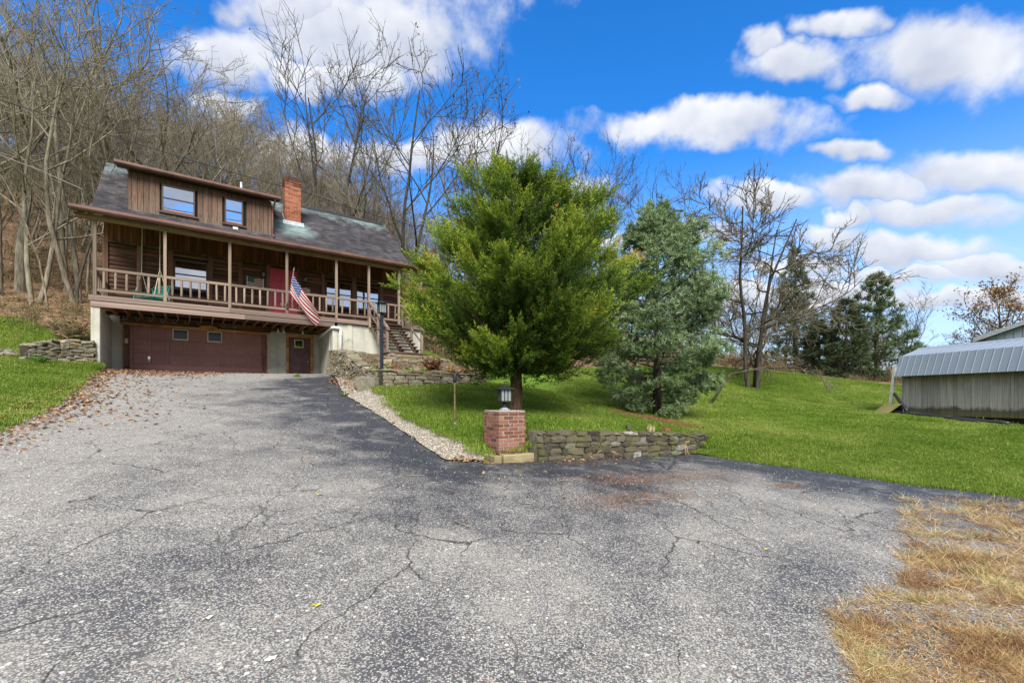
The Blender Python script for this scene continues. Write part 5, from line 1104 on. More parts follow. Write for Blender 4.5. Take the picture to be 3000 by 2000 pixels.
# the wooded hillside: bare trees on the slope left of and behind the house
spots = []; tries = 0
while len(spots) < 165 and tries < 9000:
    tries += 1; d_ = rt.uniform(20, 78)**1.0; u_ = rt.uniform(-1.35, .02); x_, y_ = u_*d_, d_
    if in_house(x_, y_) or not inpoly([x_], [y_], wood_edge)[0] or min([math.hypot(x_-a_, y_-b_) for a_, b_, _ in spots] or [9]) < 1.7+d_*.02: continue
    if d_ < 34 and u_ > -.62 : continue
    if u_ > -.2 and d_ > 60: continue
    spots.append((x_, y_, d_))
spots.sort(key=lambda p: p[2])
for i, (x_, y_, d_) in enumerate(spots):
    near = d_ < 30; me = protos_t[rt.randrange(6)]
    zone = ('leafless tree on the slope left of the house', 'bare trees left of the house') if x_/y_ < -.90 else (('leafless tree on the slope directly behind the house roof', 'bare trees behind the house') if x_/y_ < -.28 else ('leafless tree in the wood between the house and the cedar', 'bare trees right behind the house'))
    place_tree('bare_tree', me, x_, y_, rt.random()*6.28, rt.uniform(.8, 1.15)*(1.0 if x_/y_ < -.55 else .66), *zone, lean=(rt.gauss(0, .05), rt.gauss(0, .05)))
for k in range(48):
    d_ = rt.uniform(38, 60); u_ = rt.uniform(-.56, -.12); x_, y_ = u_*d_, d_
    if in_house(x_, y_): continue
    place_tree('bare_tree', protos_t[rt.choice((0, 2, 3, 5))], x_, y_, rt.random()*6.28, rt.uniform(.9, 1.1)*(1.02 if u_ < -.38 else (.85 if u_ < -.26 else .65)), 'leafless tree on the slope directly behind the house roof', 'bare trees behind the house')
sap = [tree_meshes(bare_tree(200+i, 10.5, .06, .3, .32, 9, 4, 4, 2, twig=.009, crook=.12, up=.14), 'barkdark' if i == 1 else 'bark', 'twigmid') for i in range(3)]
k = 0
while k < 85:
    d_ = rt.uniform(19.5, 52); u_ = rt.uniform(-1.25, -.15); x_, y_ = u_*d_, d_
    if in_house(x_, y_) or not inpoly([x_], [y_], wood_edge)[0] or (d_ < 33 and u_ > -.6): continue
    k += 1; lf_ = u_ < -.85
    place_tree('sapling', sap[rt.randrange(3)], x_, y_, rt.random()*6.28, rt.uniform(.7, 1.25)*(1 if lf_ else .8), 'thin upright bare sapling on the slope '+('left of the house' if lf_ else 'behind the house'), 'bare saplings '+('left of the house' if lf_ else 'behind the house'), lean=(rt.gauss(0, .05), rt.gauss(0, .05)))
# the wood beyond the lawn on the right
k = 0
while k < 64:
    d_ = rt.uniform(37, 66); u_ = rt.uniform(.10, .98); x_, y_ = u_*d_, d_
    if not inpoly([x_], [y_], wood_edge)[0] or (u_ > .9): continue
    k += 1; place_tree('bare_tree', protos_t[rt.choice((0, 2, 3, 5))], x_, y_, rt.random()*6.28, rt.uniform(.48, .72)*(1.15 if u_ < .5 else .85), 'small leafless tree in the far wood beyond the right lawn', 'bare trees beyond the right lawn')
# big trees that stand out
big = bare_tree(77, 17, .27, .30, .62, 11, 7, 5, 3, crook=.15, twig=.015); bigm = tree_meshes(big, 'bark', 'twig')
place_tree('bare_tree', bigm, *xy(W(430, 700, 27)), 1.0, 1.05, 'big pale leafless tree with crooked limbs rising behind the dormer')
place_tree('bare_tree', tree_meshes(bare_tree(31, 19, .24, .5, .4, 9, 6, 5, 3, twig=.015), 'bark', 'twig'), *xy(W(60, 700, 23)), .4, 1.0, 'tall straight leafless tree at the far left edge of the photo')
place_tree('bare_tree', protos_t[3], *xy(W(225, 700, 22)), 2.1, 1.25, 'pale leafless tree just left of the house roof')
# leaves clinging to twig ends
def twig_leaves(tips, frac, size, mat, tlo=0., thi=1., zr=None):
    P_ = np.array([list(p) for p in tips]); P_ = P_[rng.random(len(P_)) < frac] if frac <= 1 else np.repeat(P_, int(frac), 0)+rng.normal(0, .16, (len(P_)*int(frac), 3))
    pv = np.array([[-.5, 0, 0], [0, -.32, .05], [.5, 0, 0], [0, .32, .06]]); pf = np.array([[0, 1, 2], [0, 2, 3]]); n = len(P_)
    return scatter('leaves', [(pv, pf, np.zeros(4))], P_, frames(unit(n), rng.random(n)*6.28), size*rng.uniform(.6, 1.3, n), rng.uniform(tlo, thi, n), mat)
tl = bare_tree(91, 14, .18, .28, .36, 10, 6, 5, 2, trunks=2, twig=.013, crook=.10, up=.13); tlm = tree_meshes(tl, 'barkdark', 'twigdark')
place_tree('bare_tree', tlm, *xy(W(975, 690, 34)), .6, 1.55, 'tall dark vase-shaped bare tree rising behind the right end of the roof', extra=twig_leaves(tl.tips, .10, .10, 'deadleaf', 0, .3))
tl2 = bare_tree(92, 13, .17, .25, .45, 10, 6, 5, 2, trunks=2, twig=.013, crook=.11, up=.12); tlm2 = tree_meshes(tl2, 'barkdark', 'twigdark')
place_tree('oak_tree', tlm2, *xy(W(1180, 690, 32)), 2.0, 1.38, 'bare tree with rust brown leaves on its twigs left behind the cedar', extra=twig_leaves(tl2.tips, .22, .12, 'deadleaf', 0, .45))
tl3 = bare_tree(93, 14, .16, .3, .5, 10, 6, 5, 2, twig=.012, crook=.11, up=.12); tlm3 = tree_meshes(tl3, 'barkdark', 'twigdark'); lf3 = twig_leaves(tl3.tips, .55, .13, 'deadleaf', .05, .6)
place_tree('oak_tree', tlm3, *xy(W(1440, 690, 30)), 4.0, 1.22, 'bare tree with many rust brown leaves rising above the cedar', extra=lf3)
place_tree('oak_tree', tlm3, *xy(W(1690, 690, 31)), 1.0, .95, 'thin tree with rust brown leaves between the cedar and the pine', extra=lf3)
for px_, d_, sc_, m_, lb in ((1010, 30, .85, protos_t[3], 'low branching bare tree behind the right end of the roof'), (1090, 38, 1.15, protos_t[4], 'bare tree behind the chimney side of the roof, near the cedar'), (1300, 36, 1.12, protos_t[0], 'bare tree mostly hidden behind the top of the cedar'), (1560, 37, 1.1, protos_t[4], 'bare tree behind the right top of the cedar'),
                         (1810, 30, .92, tlm, 'dark upswept bare tree behind the left side of the pine'), (1890, 32, 1.0, tlm2, 'dark upswept bare tree behind the top of the pine'), (2010, 33, .62, tlm2, 'low bare tree behind the right shoulder of the pine')):
    place_tree('bare_tree', m_, *xy(W(px_, 690, d_)), rt.random()*6, sc_, lb)
# wide spreading tree right of the pine, with a low limb arching to the lawn
ag = bare_tree(55, 8.4, .14, .10, 1.0, 18, 9, 7, 5, trunks=3, twig=.013, crook=.16, droop=.30, up=.06); agm = tree_meshes(ag, 'barkdark', 'twigmid'); ax_, ay_ = xy(W(2210, 1080, 23))
at_ = place_tree('spreading_tree', agm, ax_, ay_, .8, 1.28, 'wide spreading bare tree with drooping twigs at the edge of the lawn')
g2 = TreeGen(8); c_ = W(2120, 1000, 21)-Vector((ax_, ay_, gz(ax_, ay_)))
pl2 = [W(2080, 1135, 18.2), W(2140, 1095, 18.6), W(2230, 1078, 19.0), W(2330, 1075, 19.4), W(2400, 1100, 19.6), W(2440, 1135, 19.7)]
fa = thing('fallen_limb', 'long bare limb arching out over the lawn below the spreading tree', 'branch', (pl2[0].x, pl2[0].y, gz(pl2[0].x, pl2[0].y))); fo = Vector(fa.location)
pl2 = [p-fo for p in pl2]; pl2[0].z = -.05; MB().tube(pl2, [.055, .05, .045, .035, .022, .012], 6).build('limb', 'barkdark', fa, True)
for k in range(60):
    f_ = random.uniform(.35, 1)*4.99; i_ = int(f_); b_ = pl2[i_].lerp(pl2[i_+1], f_-i_); d_ = Vector((random.uniform(-.1, .9), random.gauss(0, .5), random.uniform(-.8, .35))); g2.fine.tube([b_, b_+d_*.35, b_+d_*.6+Vector((.05, 0, -.12))], [.012, .009, .004], 3, False)
g2.fine.build('twigs', 'twigmid', fa)

# ---- conifers
def spikes(specs, width):
    V, F, T = [], [], []
    for b, t, w, tn in specs:
        d = t-b; sd_ = d.cross(Vector((random.uniform(-1, 1), random.uniform(-1, 1), random.uniform(-1, 1)))).normalized()*w*width; o = len(V); c = b+d*.3
        V += [tuple(c-sd_), tuple(c+sd_), tuple(t)]; F.append((o, o+1, o+2)); T += [tn-.05, tn-.05, tn+.08]
    return np.array(V), np.array(F), np.array(T)
def spray_proto(seed, n=11, m=4, L_=.46):
    q_ = random.Random(seed); sp = []; axis = [Vector((0, 0, 0))]; d = Vector((q_.gauss(0, .12), q_.gauss(0, .12), 1)).normalized()
    for i in range(n+1): axis.append(axis[-1]+d*L_/(n+1)); d = (d+Vector((q_.gauss(0, .14), q_.gauss(0, .14), .05))).normalized()
    for i in range(n+1):
        b_ = axis[i]; a_ = i*2.3+q_.random(); s_ = Vector((math.cos(a_), math.sin(a_), 0)); tip = b_+(Vector((0, 0, .85))+s_*.55)*L_*.36*(1-i/(n+5)); sp.append((b_, tip, 1.15, 0.))
        for j in range(m):
            c_ = b_.lerp(tip, .2+.75*j/m); e = Vector((q_.gauss(0, .7), q_.gauss(0, .7), .75)); sp.append((c_, c_+e.normalized()*L_*q_.uniform(.09, .17), 1.0, .06))
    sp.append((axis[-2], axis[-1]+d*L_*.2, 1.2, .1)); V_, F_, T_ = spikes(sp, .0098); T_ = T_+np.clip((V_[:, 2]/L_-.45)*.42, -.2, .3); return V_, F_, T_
junp = [spray_proto(i) for i in range(6)]
JX, JY = .09, 11.0; JZ = gz(JX, JY)
jun = thing('cedar_tree', 'big bushy bright green cedar behind the brick pillar', 'tree', (JX, JY, JZ))
env_z = np.array([1.0, 1.35, 1.9, 2.5, 3.1, 3.7, 4.3, 4.85, 5.2, 5.45, 5.65])-.02; env_r = np.array([1.1, 1.75, 2.40, 2.92, 3.15, 2.90, 2.45, 1.92, 1.45, .95, .3])
def jr(z_): return np.interp(z_, env_z, env_r)
tk = MB().tube([(.0, 0, -.35), (.0, 0, .0), (.01, .0, .25), (.02, 0, .9), (.06, .02, 1.6), (.05, .05, 2.6), (-.02, .05, 3.8), (.05, .02, 5.2)], [.22, .17, .145, .135, .12, .10, .07, .02], 10)
for k in range(46):     # shaggy bark strips
    a_ = random.random()*6.28; z_ = random.uniform(.0, 1.5); r_ = .142-z_*.012; x_, y_ = r_*math.cos(a_)+.02*z_, r_*math.sin(a_); tk.tube([(x_, y_, z_), (x_*1.08, y_*1.08, z_+.12), (x_*1.02, y_*1.02, z_+random.uniform(.2, .32))], [.006, .011, .004], 4)
tk.build('trunk', 'cedarbark', jun, False)
br = MB(); PP, DD, TT, SS = [], [], [], []
nb_ = 185
for i in range(nb_):
    zt = random.choices(list(env_z[:-1]), weights=list(env_r[:-1]+.25))[0]+random.uniform(-.3, .45); zt = min(max(zt, 1.15), 5.5); ph = i*2.39996+random.gauss(0, .25)
    lump = .90+.14*math.sin(ph*3+zt*1.7)+.10*math.sin(ph*7-zt*3.1)
    rr = float(jr(zt))*min(lump, 1.06)*(random.uniform(.74, 1.02) if i % 4 else random.uniform(.45, .75))
    ox = 0.0
    if zt > 4.6: ox = (.08 if math.cos(ph) > 0 else -.10)*(zt-4.6)/1.5
    tip = Vector((math.cos(ph)*rr+ox+.16, math.sin(ph)*rr, zt)); z0 = max(1.0, zt-rr*random.uniform(.30, .62)); b0 = Vector((.04, .02, z0)); mid = b0.lerp(tip, .5)+Vector((0, 0, -rr*.06)); pts = [b0, b0.lerp(mid, .5), mid, mid.lerp(tip, .55)+Vector((0, 0, .02)), tip]
    br.tube(pts, [.026, .021, .015, .010, .004], 4, False)
    out = (tip-mid).normalized(); shade = random.gauss(0, .12)
    for k in range(int(40+rr*17)):       # each limb is one big layered feather of sprays
        f_ = 1-random.random()**1.2*.66; j = min(int(f_*4), 3); c_ = pts[j].lerp(pts[j+1], f_*4-j); sg_ = (.05+.30*(1.05-f_))*min(1, .5+rr*.25)
        o_ = Vector((random.gauss(0, sg_), random.gauss(0, sg_), random.gauss(0, sg_*.75))); c_ = c_+o_; d_ = out*.85+o_*1.6+Vector((random.gauss(0, .16), random.gauss(0, .16), .42+random.gauss(0, .15)))
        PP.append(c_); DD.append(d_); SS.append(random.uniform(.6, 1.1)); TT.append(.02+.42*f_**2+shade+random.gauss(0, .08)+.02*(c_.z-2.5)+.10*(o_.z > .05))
br.build('branches', 'cedarbark', jun)
PP, DD, TT, SS = np.array([list(p) for p in PP]), np.array([list(p) for p in DD]), np.clip(np.array(TT), 0, .92), np.array(SS)
dead = np.zeros(len(PP), bool)
for (cx_, cy_, cz_, r_) in ((-1.62, -2.0, 1.93, .20), (.35, -1.5, 1.15, .17), (-1.2, -1.9, 3.9, .12), (.9, -2.1, 2.9, .10)): dead |= (np.linalg.norm(PP-np.array([cx_, cy_, cz_]), axis=1) < r_)
TT[dead] = 1.0
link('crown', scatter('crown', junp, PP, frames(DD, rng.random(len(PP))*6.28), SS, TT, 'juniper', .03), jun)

def tuft_proto(seed, n, L_, w_, spread=.8):
    q_ = random.Random(seed); sp = []
    for i in range(n):
        d = Vector((q_.gauss(0, spread), q_.gauss(0, spread), 1)).normalized(); sp.append((Vector((0, 0, -.02+q_.uniform(0, .05))), d*L_*q_.uniform(.7, 1.1), 1, q_.uniform(-.08, .08)))
    V, F, T = blades(sp, w_); return V, F, T
def conifer(name, label, x_, y_, h, rfun, nwh, nbr, tuft, mat, lift, tint, dens=1.0, z0=.35, tr=.13, sway=.25, crownbias=.6):
    t = thing(name, label, 'tree', (x_, y_, gz(x_, y_))); MB().tube([(0, 0, -.3), (0, 0, h*.3), (.03, .02, h*.6), (0, 0, h*.97)], [tr*1.15, tr*.85, tr*.5, .015], 8).build('trunk', 'barkdark', t, True)
    br = MB(); P_, D_, T_ = [], [], []
    for w_ in range(nwh):
        zf = (w_+.5)/nwh; zb = z0+(h-z0-.15)*zf
        for k in range(nbr):
            ph = w_*1.1+k*6.283/nbr+random.gauss(0, .3); z_ = zb+random.uniform(-.15, .15)*h/7; L_ = rfun(z_/h)*random.uniform(.62, 1.10); 
            d = Vector((math.cos(ph), math.sin(ph), lift(zf)+random.gauss(0, .10))); b0 = Vector((0, 0, z_)); pts = [b0, b0+d*L_*.5, b0+d*L_*.8+Vector((0, 0, .05*L_)), b0+d*L_+Vector((0, 0, .12*L_ if lift(zf) > -.1 else -.03))]
            br.tube(pts, [.028*h/6.4, .018*h/6.4, .012, .006], 4, False); sh_ = random.gauss(0, .1)
            n = int((7+L_*15)*dens)
            for j in range(n):
                f_ = .22+.78*random.random()**crownbias; i_ = min(int(f_*3), 2); c_ = pts[i_].lerp(pts[i_+1], f_*3-i_); side = d.cross(Vector((0, 0, 1))).normalized(); wdt = sway*L_*(1.1-abs(f_-.6))
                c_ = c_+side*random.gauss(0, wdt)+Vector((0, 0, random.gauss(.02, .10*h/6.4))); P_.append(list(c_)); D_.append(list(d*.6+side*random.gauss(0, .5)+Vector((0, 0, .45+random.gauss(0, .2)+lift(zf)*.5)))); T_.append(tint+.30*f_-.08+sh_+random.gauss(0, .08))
    br.build('branches', 'barkdark', t); P_, D_ = np.array(P_), np.array(D_); n = len(P_)
    link('crown', scatter('crown', tuft, P_, frames(D_, rng.random(n)*6.28), rng.uniform(.75, 1.25, n), np.clip(np.array(T_), 0, .97), mat, .05), t); return t
pt = [tuft_proto(i, 15, .165, .0075, .75) for i in range(4)]
px_, py_ = xy(W(1925, 1200, 14.6))
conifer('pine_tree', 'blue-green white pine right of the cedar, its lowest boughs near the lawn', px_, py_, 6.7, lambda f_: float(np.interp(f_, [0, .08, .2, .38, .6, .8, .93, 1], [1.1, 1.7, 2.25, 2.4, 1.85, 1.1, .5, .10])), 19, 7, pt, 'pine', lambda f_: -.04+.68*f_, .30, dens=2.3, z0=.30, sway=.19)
ptf = [tuft_proto(20+i, 12, .34, .017, .8) for i in range(3)]
def cone(k): return lambda f_: k*(1-f_)**.8+.08
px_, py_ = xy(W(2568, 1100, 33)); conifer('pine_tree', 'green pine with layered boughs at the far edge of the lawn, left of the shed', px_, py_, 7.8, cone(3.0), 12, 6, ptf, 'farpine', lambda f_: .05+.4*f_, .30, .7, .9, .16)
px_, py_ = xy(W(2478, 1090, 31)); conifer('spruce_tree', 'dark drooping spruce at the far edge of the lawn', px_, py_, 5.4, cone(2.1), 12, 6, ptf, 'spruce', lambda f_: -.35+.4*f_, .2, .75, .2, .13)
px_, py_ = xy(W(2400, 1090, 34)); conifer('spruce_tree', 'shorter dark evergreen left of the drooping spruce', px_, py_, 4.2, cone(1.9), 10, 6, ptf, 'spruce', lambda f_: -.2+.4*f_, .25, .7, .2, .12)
px_, py_ = xy(W(2330, 1060, 37)); conifer('pine_tree', 'dim tall evergreen behind the spreading bare tree', px_, py_, 10.2, cone(2.5), 14, 6, ptf, 'farpine', lambda f_: .0+.4*f_, .15, .6, .6, .18)
for px0, d_, h_ in ((1280, 40, 5.0), (1620, 38, 4.5)):
    x_, y_ = xy(W(px0, 900, d_)); conifer('spruce_tree', 'small dark evergreen in the wood behind the cedar, '+('left side' if px0 < 1400 else 'right side'), x_, y_, h_, cone(1.7), 9, 6, ptf, 'spruce', lambda f_: -.1+.4*f_, .25, .6, .3, .1)
# autumn trees beyond the shed
au = bare_tree(41, 8.6, .16, .25, .5, 11, 6, 5, 1, twig=.012, up=.12); aum = tree_meshes(au, 'barkdark', 'twigdark'); aul = twig_leaves(au.tips, 4, .15, 'autumn')
place_tree('autumn_tree', aum, *xy(W(2950, 970, 38)), 1.0, 1.16, 'autumn tree with orange-brown leaves above the metal building', extra=aul)
place_tree('autumn_tree', aum, *xy(W(2815, 980, 40)), 2.6, .62, 'small orange-leaved tree left of the metal building roof', extra=aul)
for px0, d_, sc_, m_, lb in ((2500, 40, .62, protos_t[0], 'small bare tree behind the dark spruce'), (2640, 42, .60, tlm, 'small bare tree leaning out behind the far green pine'), (2720, 46, .42, protos_t[5], 'low bare tree just left of the shed roof'), (2780, 48, .40, protos_t[2], 'low bare tree behind the shed ridge'), (2290, 38, .62, protos_t[4], 'small bare tree behind the spreading tree'), (2390, 43, .60, protos_t[2], 'small bare tree between the spreading tree and the spruce'), (2180, 36, .75, protos_t[0], 'bare tree behind the spreading tree, beside the pine')):
    place_tree('bare_tree', m_, *xy(W(px0, 1000, d_)), rt.random()*6, sc_, lb)

# ---- brush along the edge of the woods
def brush_proto(seed, n, h, leaf):
    q_ = random.Random(seed); sp = []
    for i in range(n):
        b_ = Vector((q_.gauss(0, .25), q_.gauss(0, .25), -.05)); d = Vector((q_.gauss(0, .28), q_.gauss(0, .28), 1)).normalized(); hh_ = h*q_.uniform(.5, 1.1); sp.append((b_, b_+d*hh_, 1, q_.uniform(.2, .8)))
        for k in range(3): c_ = b_+d*hh_*q_.uniform(.35, .95); sp.append((c_, c_+Vector((q_.gauss(0, .7), q_.gauss(0, .7), .6)).normalized()*hh_*.25, .7, q_.uniform(.2, .9)))
        for k in range(leaf): c_ = b_+d*hh_*q_.uniform(.1, .95)+Vector((q_.gauss(0, .1), q_.gauss(0, .1), 0)); sp.append((c_, c_+Vector((q_.gauss(0, 1), q_.gauss(0, 1), q_.gauss(0, .5))).normalized()*.10, 3.0, q_.choice((.3, .5, .7, 1.0))))
    V, F, T = blades(sp, .011); return tri_mesh('brush_piece', V, F, 'brushm', np.clip(T, 0, 1))
bp_ = [brush_proto(i, 16, 1.1, 4) for i in range(4)]+[brush_proto(9, 20, .6, 9)]
N = 9000; d_ = rng.uniform(17, 60, N); u_ = rng.uniform(-1.3, 1.1, N); bx_, by_ = u_*d_, d_
ok = inpoly(bx_, by_, wood_edge) & (~inpoly(bx_, by_, [xy(hw(-1.3, -3.5)), xy(hw(12.4, -3.5)), xy(hw(12.4, 7.6)), xy(hw(-1.3, 7.6))])); dd_ = distpoly(bx_, by_, wood_edge, True); ok &= (dd_ < 3) | (rng.random(N) < .30); ok &= (bx_ < 4) | (by_ > 34) | (rng.random(N) < .45); ok &= ~((bx_ > 11) & (by_ < 26)); bx_, by_ = bx_[ok], by_[ok]
gn_scatter('undergrowth', np.c_[bx_, by_, ground(bx_, by_)], rng.random(len(bx_))*6.28, rng.uniform(.5, 1.25, len(bx_))*np.where((bx_ > 3) & (by_ > 33), 1.5, np.where(bx_ > 3, .45, np.where((bx_ < -13) & (by_ < 24), .5, 1))), bp_, 'dry brown brush and weeds along the edge of the woods', 'brush')

# ---- grass
def grass_proto(seed, n=170, R_=.27):
    q_ = np.random.default_rng(seed); r_ = R_*np.sqrt(q_.random(n)); a_ = q_.random(n)*6.28; b_ = np.c_[r_*np.cos(a_), r_*np.sin(a_), np.full(n, -.02)]; d = np.c_[q_.normal(0, .5, n), q_.normal(0, .5, n), np.ones(n)]; L_ = q_.uniform(.025, .065, n)[:, None]; t_ = b_+d*L_+np.array([0, 0, .01]); m_ = (b_+t_)/2+np.array([0, 0, .008]); w_ = np.c_[-d[:, 1], d[:, 0]+.3, np.zeros(n)]; w_ = w_/np.linalg.norm(w_, axis=1, keepdims=True)*.0042
    V = np.stack([b_-w_, b_+w_, m_+w_*.8, m_-w_*.8, t_], 1).reshape(-1, 3); o = (np.arange(n)*5)[:, None]; F = np.concatenate([o+[[0, 1, 2]], o+[[0, 2, 3]], o+[[3, 2, 4]]]); T = np.repeat(q_.random(n), 5)
    return tri_mesh('grass_piece', V, F, 'grass', T)
gp = [grass_proto(i) for i in range(5)]
def lawn_points(N, dmin, dmax, umin, umax):
    d_ = np.sqrt(rng.uniform(dmin**2, dmax**2, N)); u_ = rng.uniform(umin, umax, N); return u_*d_, d_
xs_, ys_ = [], []
for a_ in ((15000, 5.5, 13, .2, 1.3), (16000, 13, 30, .1, 1.2), (7000, 8, 17, -.36, .45), (9000, 6, 19.5, -1.35, -.85)):
    x_, y_ = lawn_points(*a_); xs_.append(x_); ys_.append(y_)
x_, y_ = np.concatenate(xs_), np.concatenate(ys_)
ok = ~(inpoly(x_, y_, drive_edge) | inpoly(x_, y_, low_front) | inpoly(x_, y_, gravel_poly) | inpoly(x_, y_, terr) | inpoly(x_, y_, house_fp) | inpoly(x_, y_, recess) | (((x_-4.0)/1.5)**2+((y_-13.3+.8*(x_-4.0))/.95)**2 < rng.uniform(.5, 1.1, len(x_)))) & (~inpoly(x_, y_, wood_edge) | (distpoly(x_, y_, wood_edge, True) < .5))
ok &= ~inpoly(x_, y_, [tuple((SO+SD*a_+SN*b_)[:2]) for a_, b_ in ((-.1, -.05), (8, -.05), (8, 2), (-.1, 2))]); ok &= distpoly(x_, y_, [(.56, 8.47), (1.6, 9.2), (3.2, 10.33), (4.75, 11.42)]) > .2
ok &= distpoly(x_, y_, [(-15.62, 14.55), (-15.2, 15.7), (-14.98, 16.25)]) > .28
x_, y_ = x_[ok], y_[ok]
gn_scatter('lawn_grass', np.c_[x_, y_, ground(x_, y_)], rng.random(len(x_))*6.28, rng.uniform(.75, 1.3, len(x_)), gp, 'short bright green lawn grass', 'grass')

# ---- litter on the drive
leafp = []
for i in range(4):
    q_ = random.Random(i); c_ = q_.uniform(.15, .4); leafp.append((np.array([[-.5, 0, c_*.3], [-.15, -.32, .02], [.5, 0, c_*.35], [-.12, .32, .05], [0, 0, 0.0]]), np.array([[0, 1, 4], [1, 2, 4], [2, 3, 4], [3, 0, 4]]), np.zeros(5)))
def flat_frames(n, tilt=.25): return frames(np.c_[rng.normal(0, tilt, n), rng.normal(0, tilt, n), np.ones(n)], rng.random(n)*6.28)
LX, LY = [], []
def along(path, n, w_, bias=0.0):
    D_ = dense(path, .1); i_ = rng.integers(0, len(D_), n); P_ = np.array(D_)[i_]; return P_[:, 0]+rng.normal(bias, w_, n), P_[:, 1]+rng.normal(0, w_, n)
for args in ((drive_left[1:], 2600, .30, .25), (drive_left[3:], 900, .8, .9), ([xy(hw(-.6, -2.6)), xy(hw(2.6, -2.9))], 1500, .42, .1), ([xy(hw(-.5, -3.6)), xy(hw(2.0, -4.4))], 500, .6, .1), ([xy(hw(2, -.8)), xy(hw(7, -.6))], 240, .35), ([(-7.0, 18.6), (-5.2, 15.8), (-4.7, 14.6)], 420, .22, -.3), ([(-15.2, 14.0), (-14.2, 16.0)], 400, .35, .2), ([(-1.0, 8.0), (-.2, 7.95)], 110, .12), ([(.5, 8.1), (2.4, 9.4)], 90, .10), ([(-6.3, 18.5), (-4.5, 16.5), (-2, 17)], 700, .7)):
    a_, b_ = along(*args); LX.append(a_); LY.append(b_)
a_ = rng.uniform(-4, 14, 520); b_ = rng.uniform(7, 20, 520); okl = ~inpoly(a_, b_, drive_edge); LX.append(a_[okl]); LY.append(b_[okl])
a_ = rng.uniform(-12, 7, 170); b_ = rng.uniform(2.2, 19, 170); LX.append(a_); LY.append(b_)
lx, ly = np.concatenate(LX), np.concatenate(LY); ok = ~inpoly(lx, ly, [xy(hw(-.9, -.05)), xy(hw(7.6, -.05)), xy(hw(7.6, 9)), xy(hw(-.9, 9))]); lx, ly = lx[ok], ly[ok]; n = len(lx)
lz = np.where(inpoly(lx, ly, drive_edge), Dz(lx, ly), np.where(inpoly(lx, ly, gravel_poly), gravel_h(lx, ly)+.006, ground(lx, ly)+.03))+.012
lsize = rng.uniform(.05, .12, n)*np.clip(ly/9, .35, 1)
tag(link('fallen_leaves', scatter('fallen_leaves', leafp, np.c_[lx, ly, lz], flat_frames(n, .35), lsize, rng.random(n)*.97, 'deadleaf')), 'brown fallen leaves drifted along the driveway edge and garage', 'leaves', kind='stuff')
# pine needles on the asphalt and under the pine
ndl = [(np.array([[-.5, -.03, 0], [.5, 0, .01], [-.5, .03, 0]]), np.array([[0, 1, 2]]), np.zeros(3))]
NX, NY, NZ = [], [], []
for (px0, py0, rx, ry, d0, n) in ((1700, 1345, 150, 12, 8.7, 2200), (1850, 1402, 170, 14, 7.6, 3000), (1800, 1465, 120, 18, 6.6, 1600), (2060, 1390, 110, 12, 7.8, 1600), (2310, 1423, 40, 5, 7.0, 500), (650, 1205, 90, 10, 11.0, 700), (500, 1120, 120, 12, 15., 900), (1960, 1450, 120, 14, 6.9, 900)):
    n = int(n*.55); a_ = rng.normal(0, .62, (n, 2)); v = [W(px0+rx*p, py0+ry*q_*1.4, 1.0) for p, q_ in a_]
    # drop each one onto the drive along its own line of sight
    x_ = np.array([w_.x for w_ in v]); k_ = np.array([(1.6-w_.z) for w_ in v]); t_ = np.full(n, d0)
    for _ in range(12): t_ = .5*t_+.5*np.clip((1.6-Dz(x_*t_, t_))/np.maximum(k_, .02), 3, 22)
    NX.append(x_*t_); NY.append(t_)
nx_, ny_ = np.concatenate(NX), np.concatenate(NY); ok = inpoly(nx_, ny_, drive_edge); nx_, ny_ = nx_[ok], ny_[ok]; nzz = Dz(nx_, ny_)+.006
a_ = rng.normal(0, 1, (19000, 2))*np.array([.75, .48]); ux_ = 4.0+a_[:, 0]; uy_ = 13.3+a_[:, 1]-.8*a_[:, 0]
nx_, ny_, nzz = np.r_[nx_, ux_], np.r_[ny_, uy_], np.r_[nzz, ground(ux_, uy_)+rng.uniform(.02, .075, len(ux_))]; n = len(nx_)
tag(link('pine_needle_litter', scatter('pine_needle_litter', ndl, np.c_[nx_, ny_, nzz], flat_frames(n, .15), rng.uniform(.05, .11, n), rng.random(n), 'needlelitter')), 'rust-red pine needle litter on the asphalt and under the pine', 'needles', kind='stuff')
# dry straw tufts breaking up the asphalt at the lower right
def straw_proto(seed, n=26):
    q_ = random.Random(seed); sp = []
    for i in range(n):
        a_ = q_.random()*6.28; lay = q_.uniform(.7, 5.0); d = Vector((math.cos(a_)*lay, math.sin(a_)*lay, 1)).normalized(); b_ = Vector((q_.gauss(0, .035), q_.gauss(0, .035), -.01)); sp.append((b_, b_+d*q_.uniform(.05, .17), 1, q_.uniform(-.2, .25)))
    return blades(sp, .0016)
stp = [straw_proto(i) for i in range(6)]
SX, SY = [], []
sp_poly = [W(2640, 1480, 1), W(3080, 1470, 1), W(3080, 2050, 1), W(2540, 2050, 1), W(2480, 1900, 1), W(2420, 1790, 1), W(2620, 1700, 1), W(2660, 1600, 1)]
pxs = rng.uniform(2400, 3080, 6500); pys = rng.uniform(1470, 2060, 6500); okp = inpoly(pxs, pys, [(2640, 1475), (3080, 1465), (3080, 2060), (2540, 2060), (2490, 1920), (2430, 1800), (2640, 1720), (2650, 1600)])
from mathutils import noise as mnoise
x_ = (pxs-1500)/FPX; k_ = (pys-HZ)/FPX; t_ = 1.55/k_; x_, y_ = x_*t_, t_
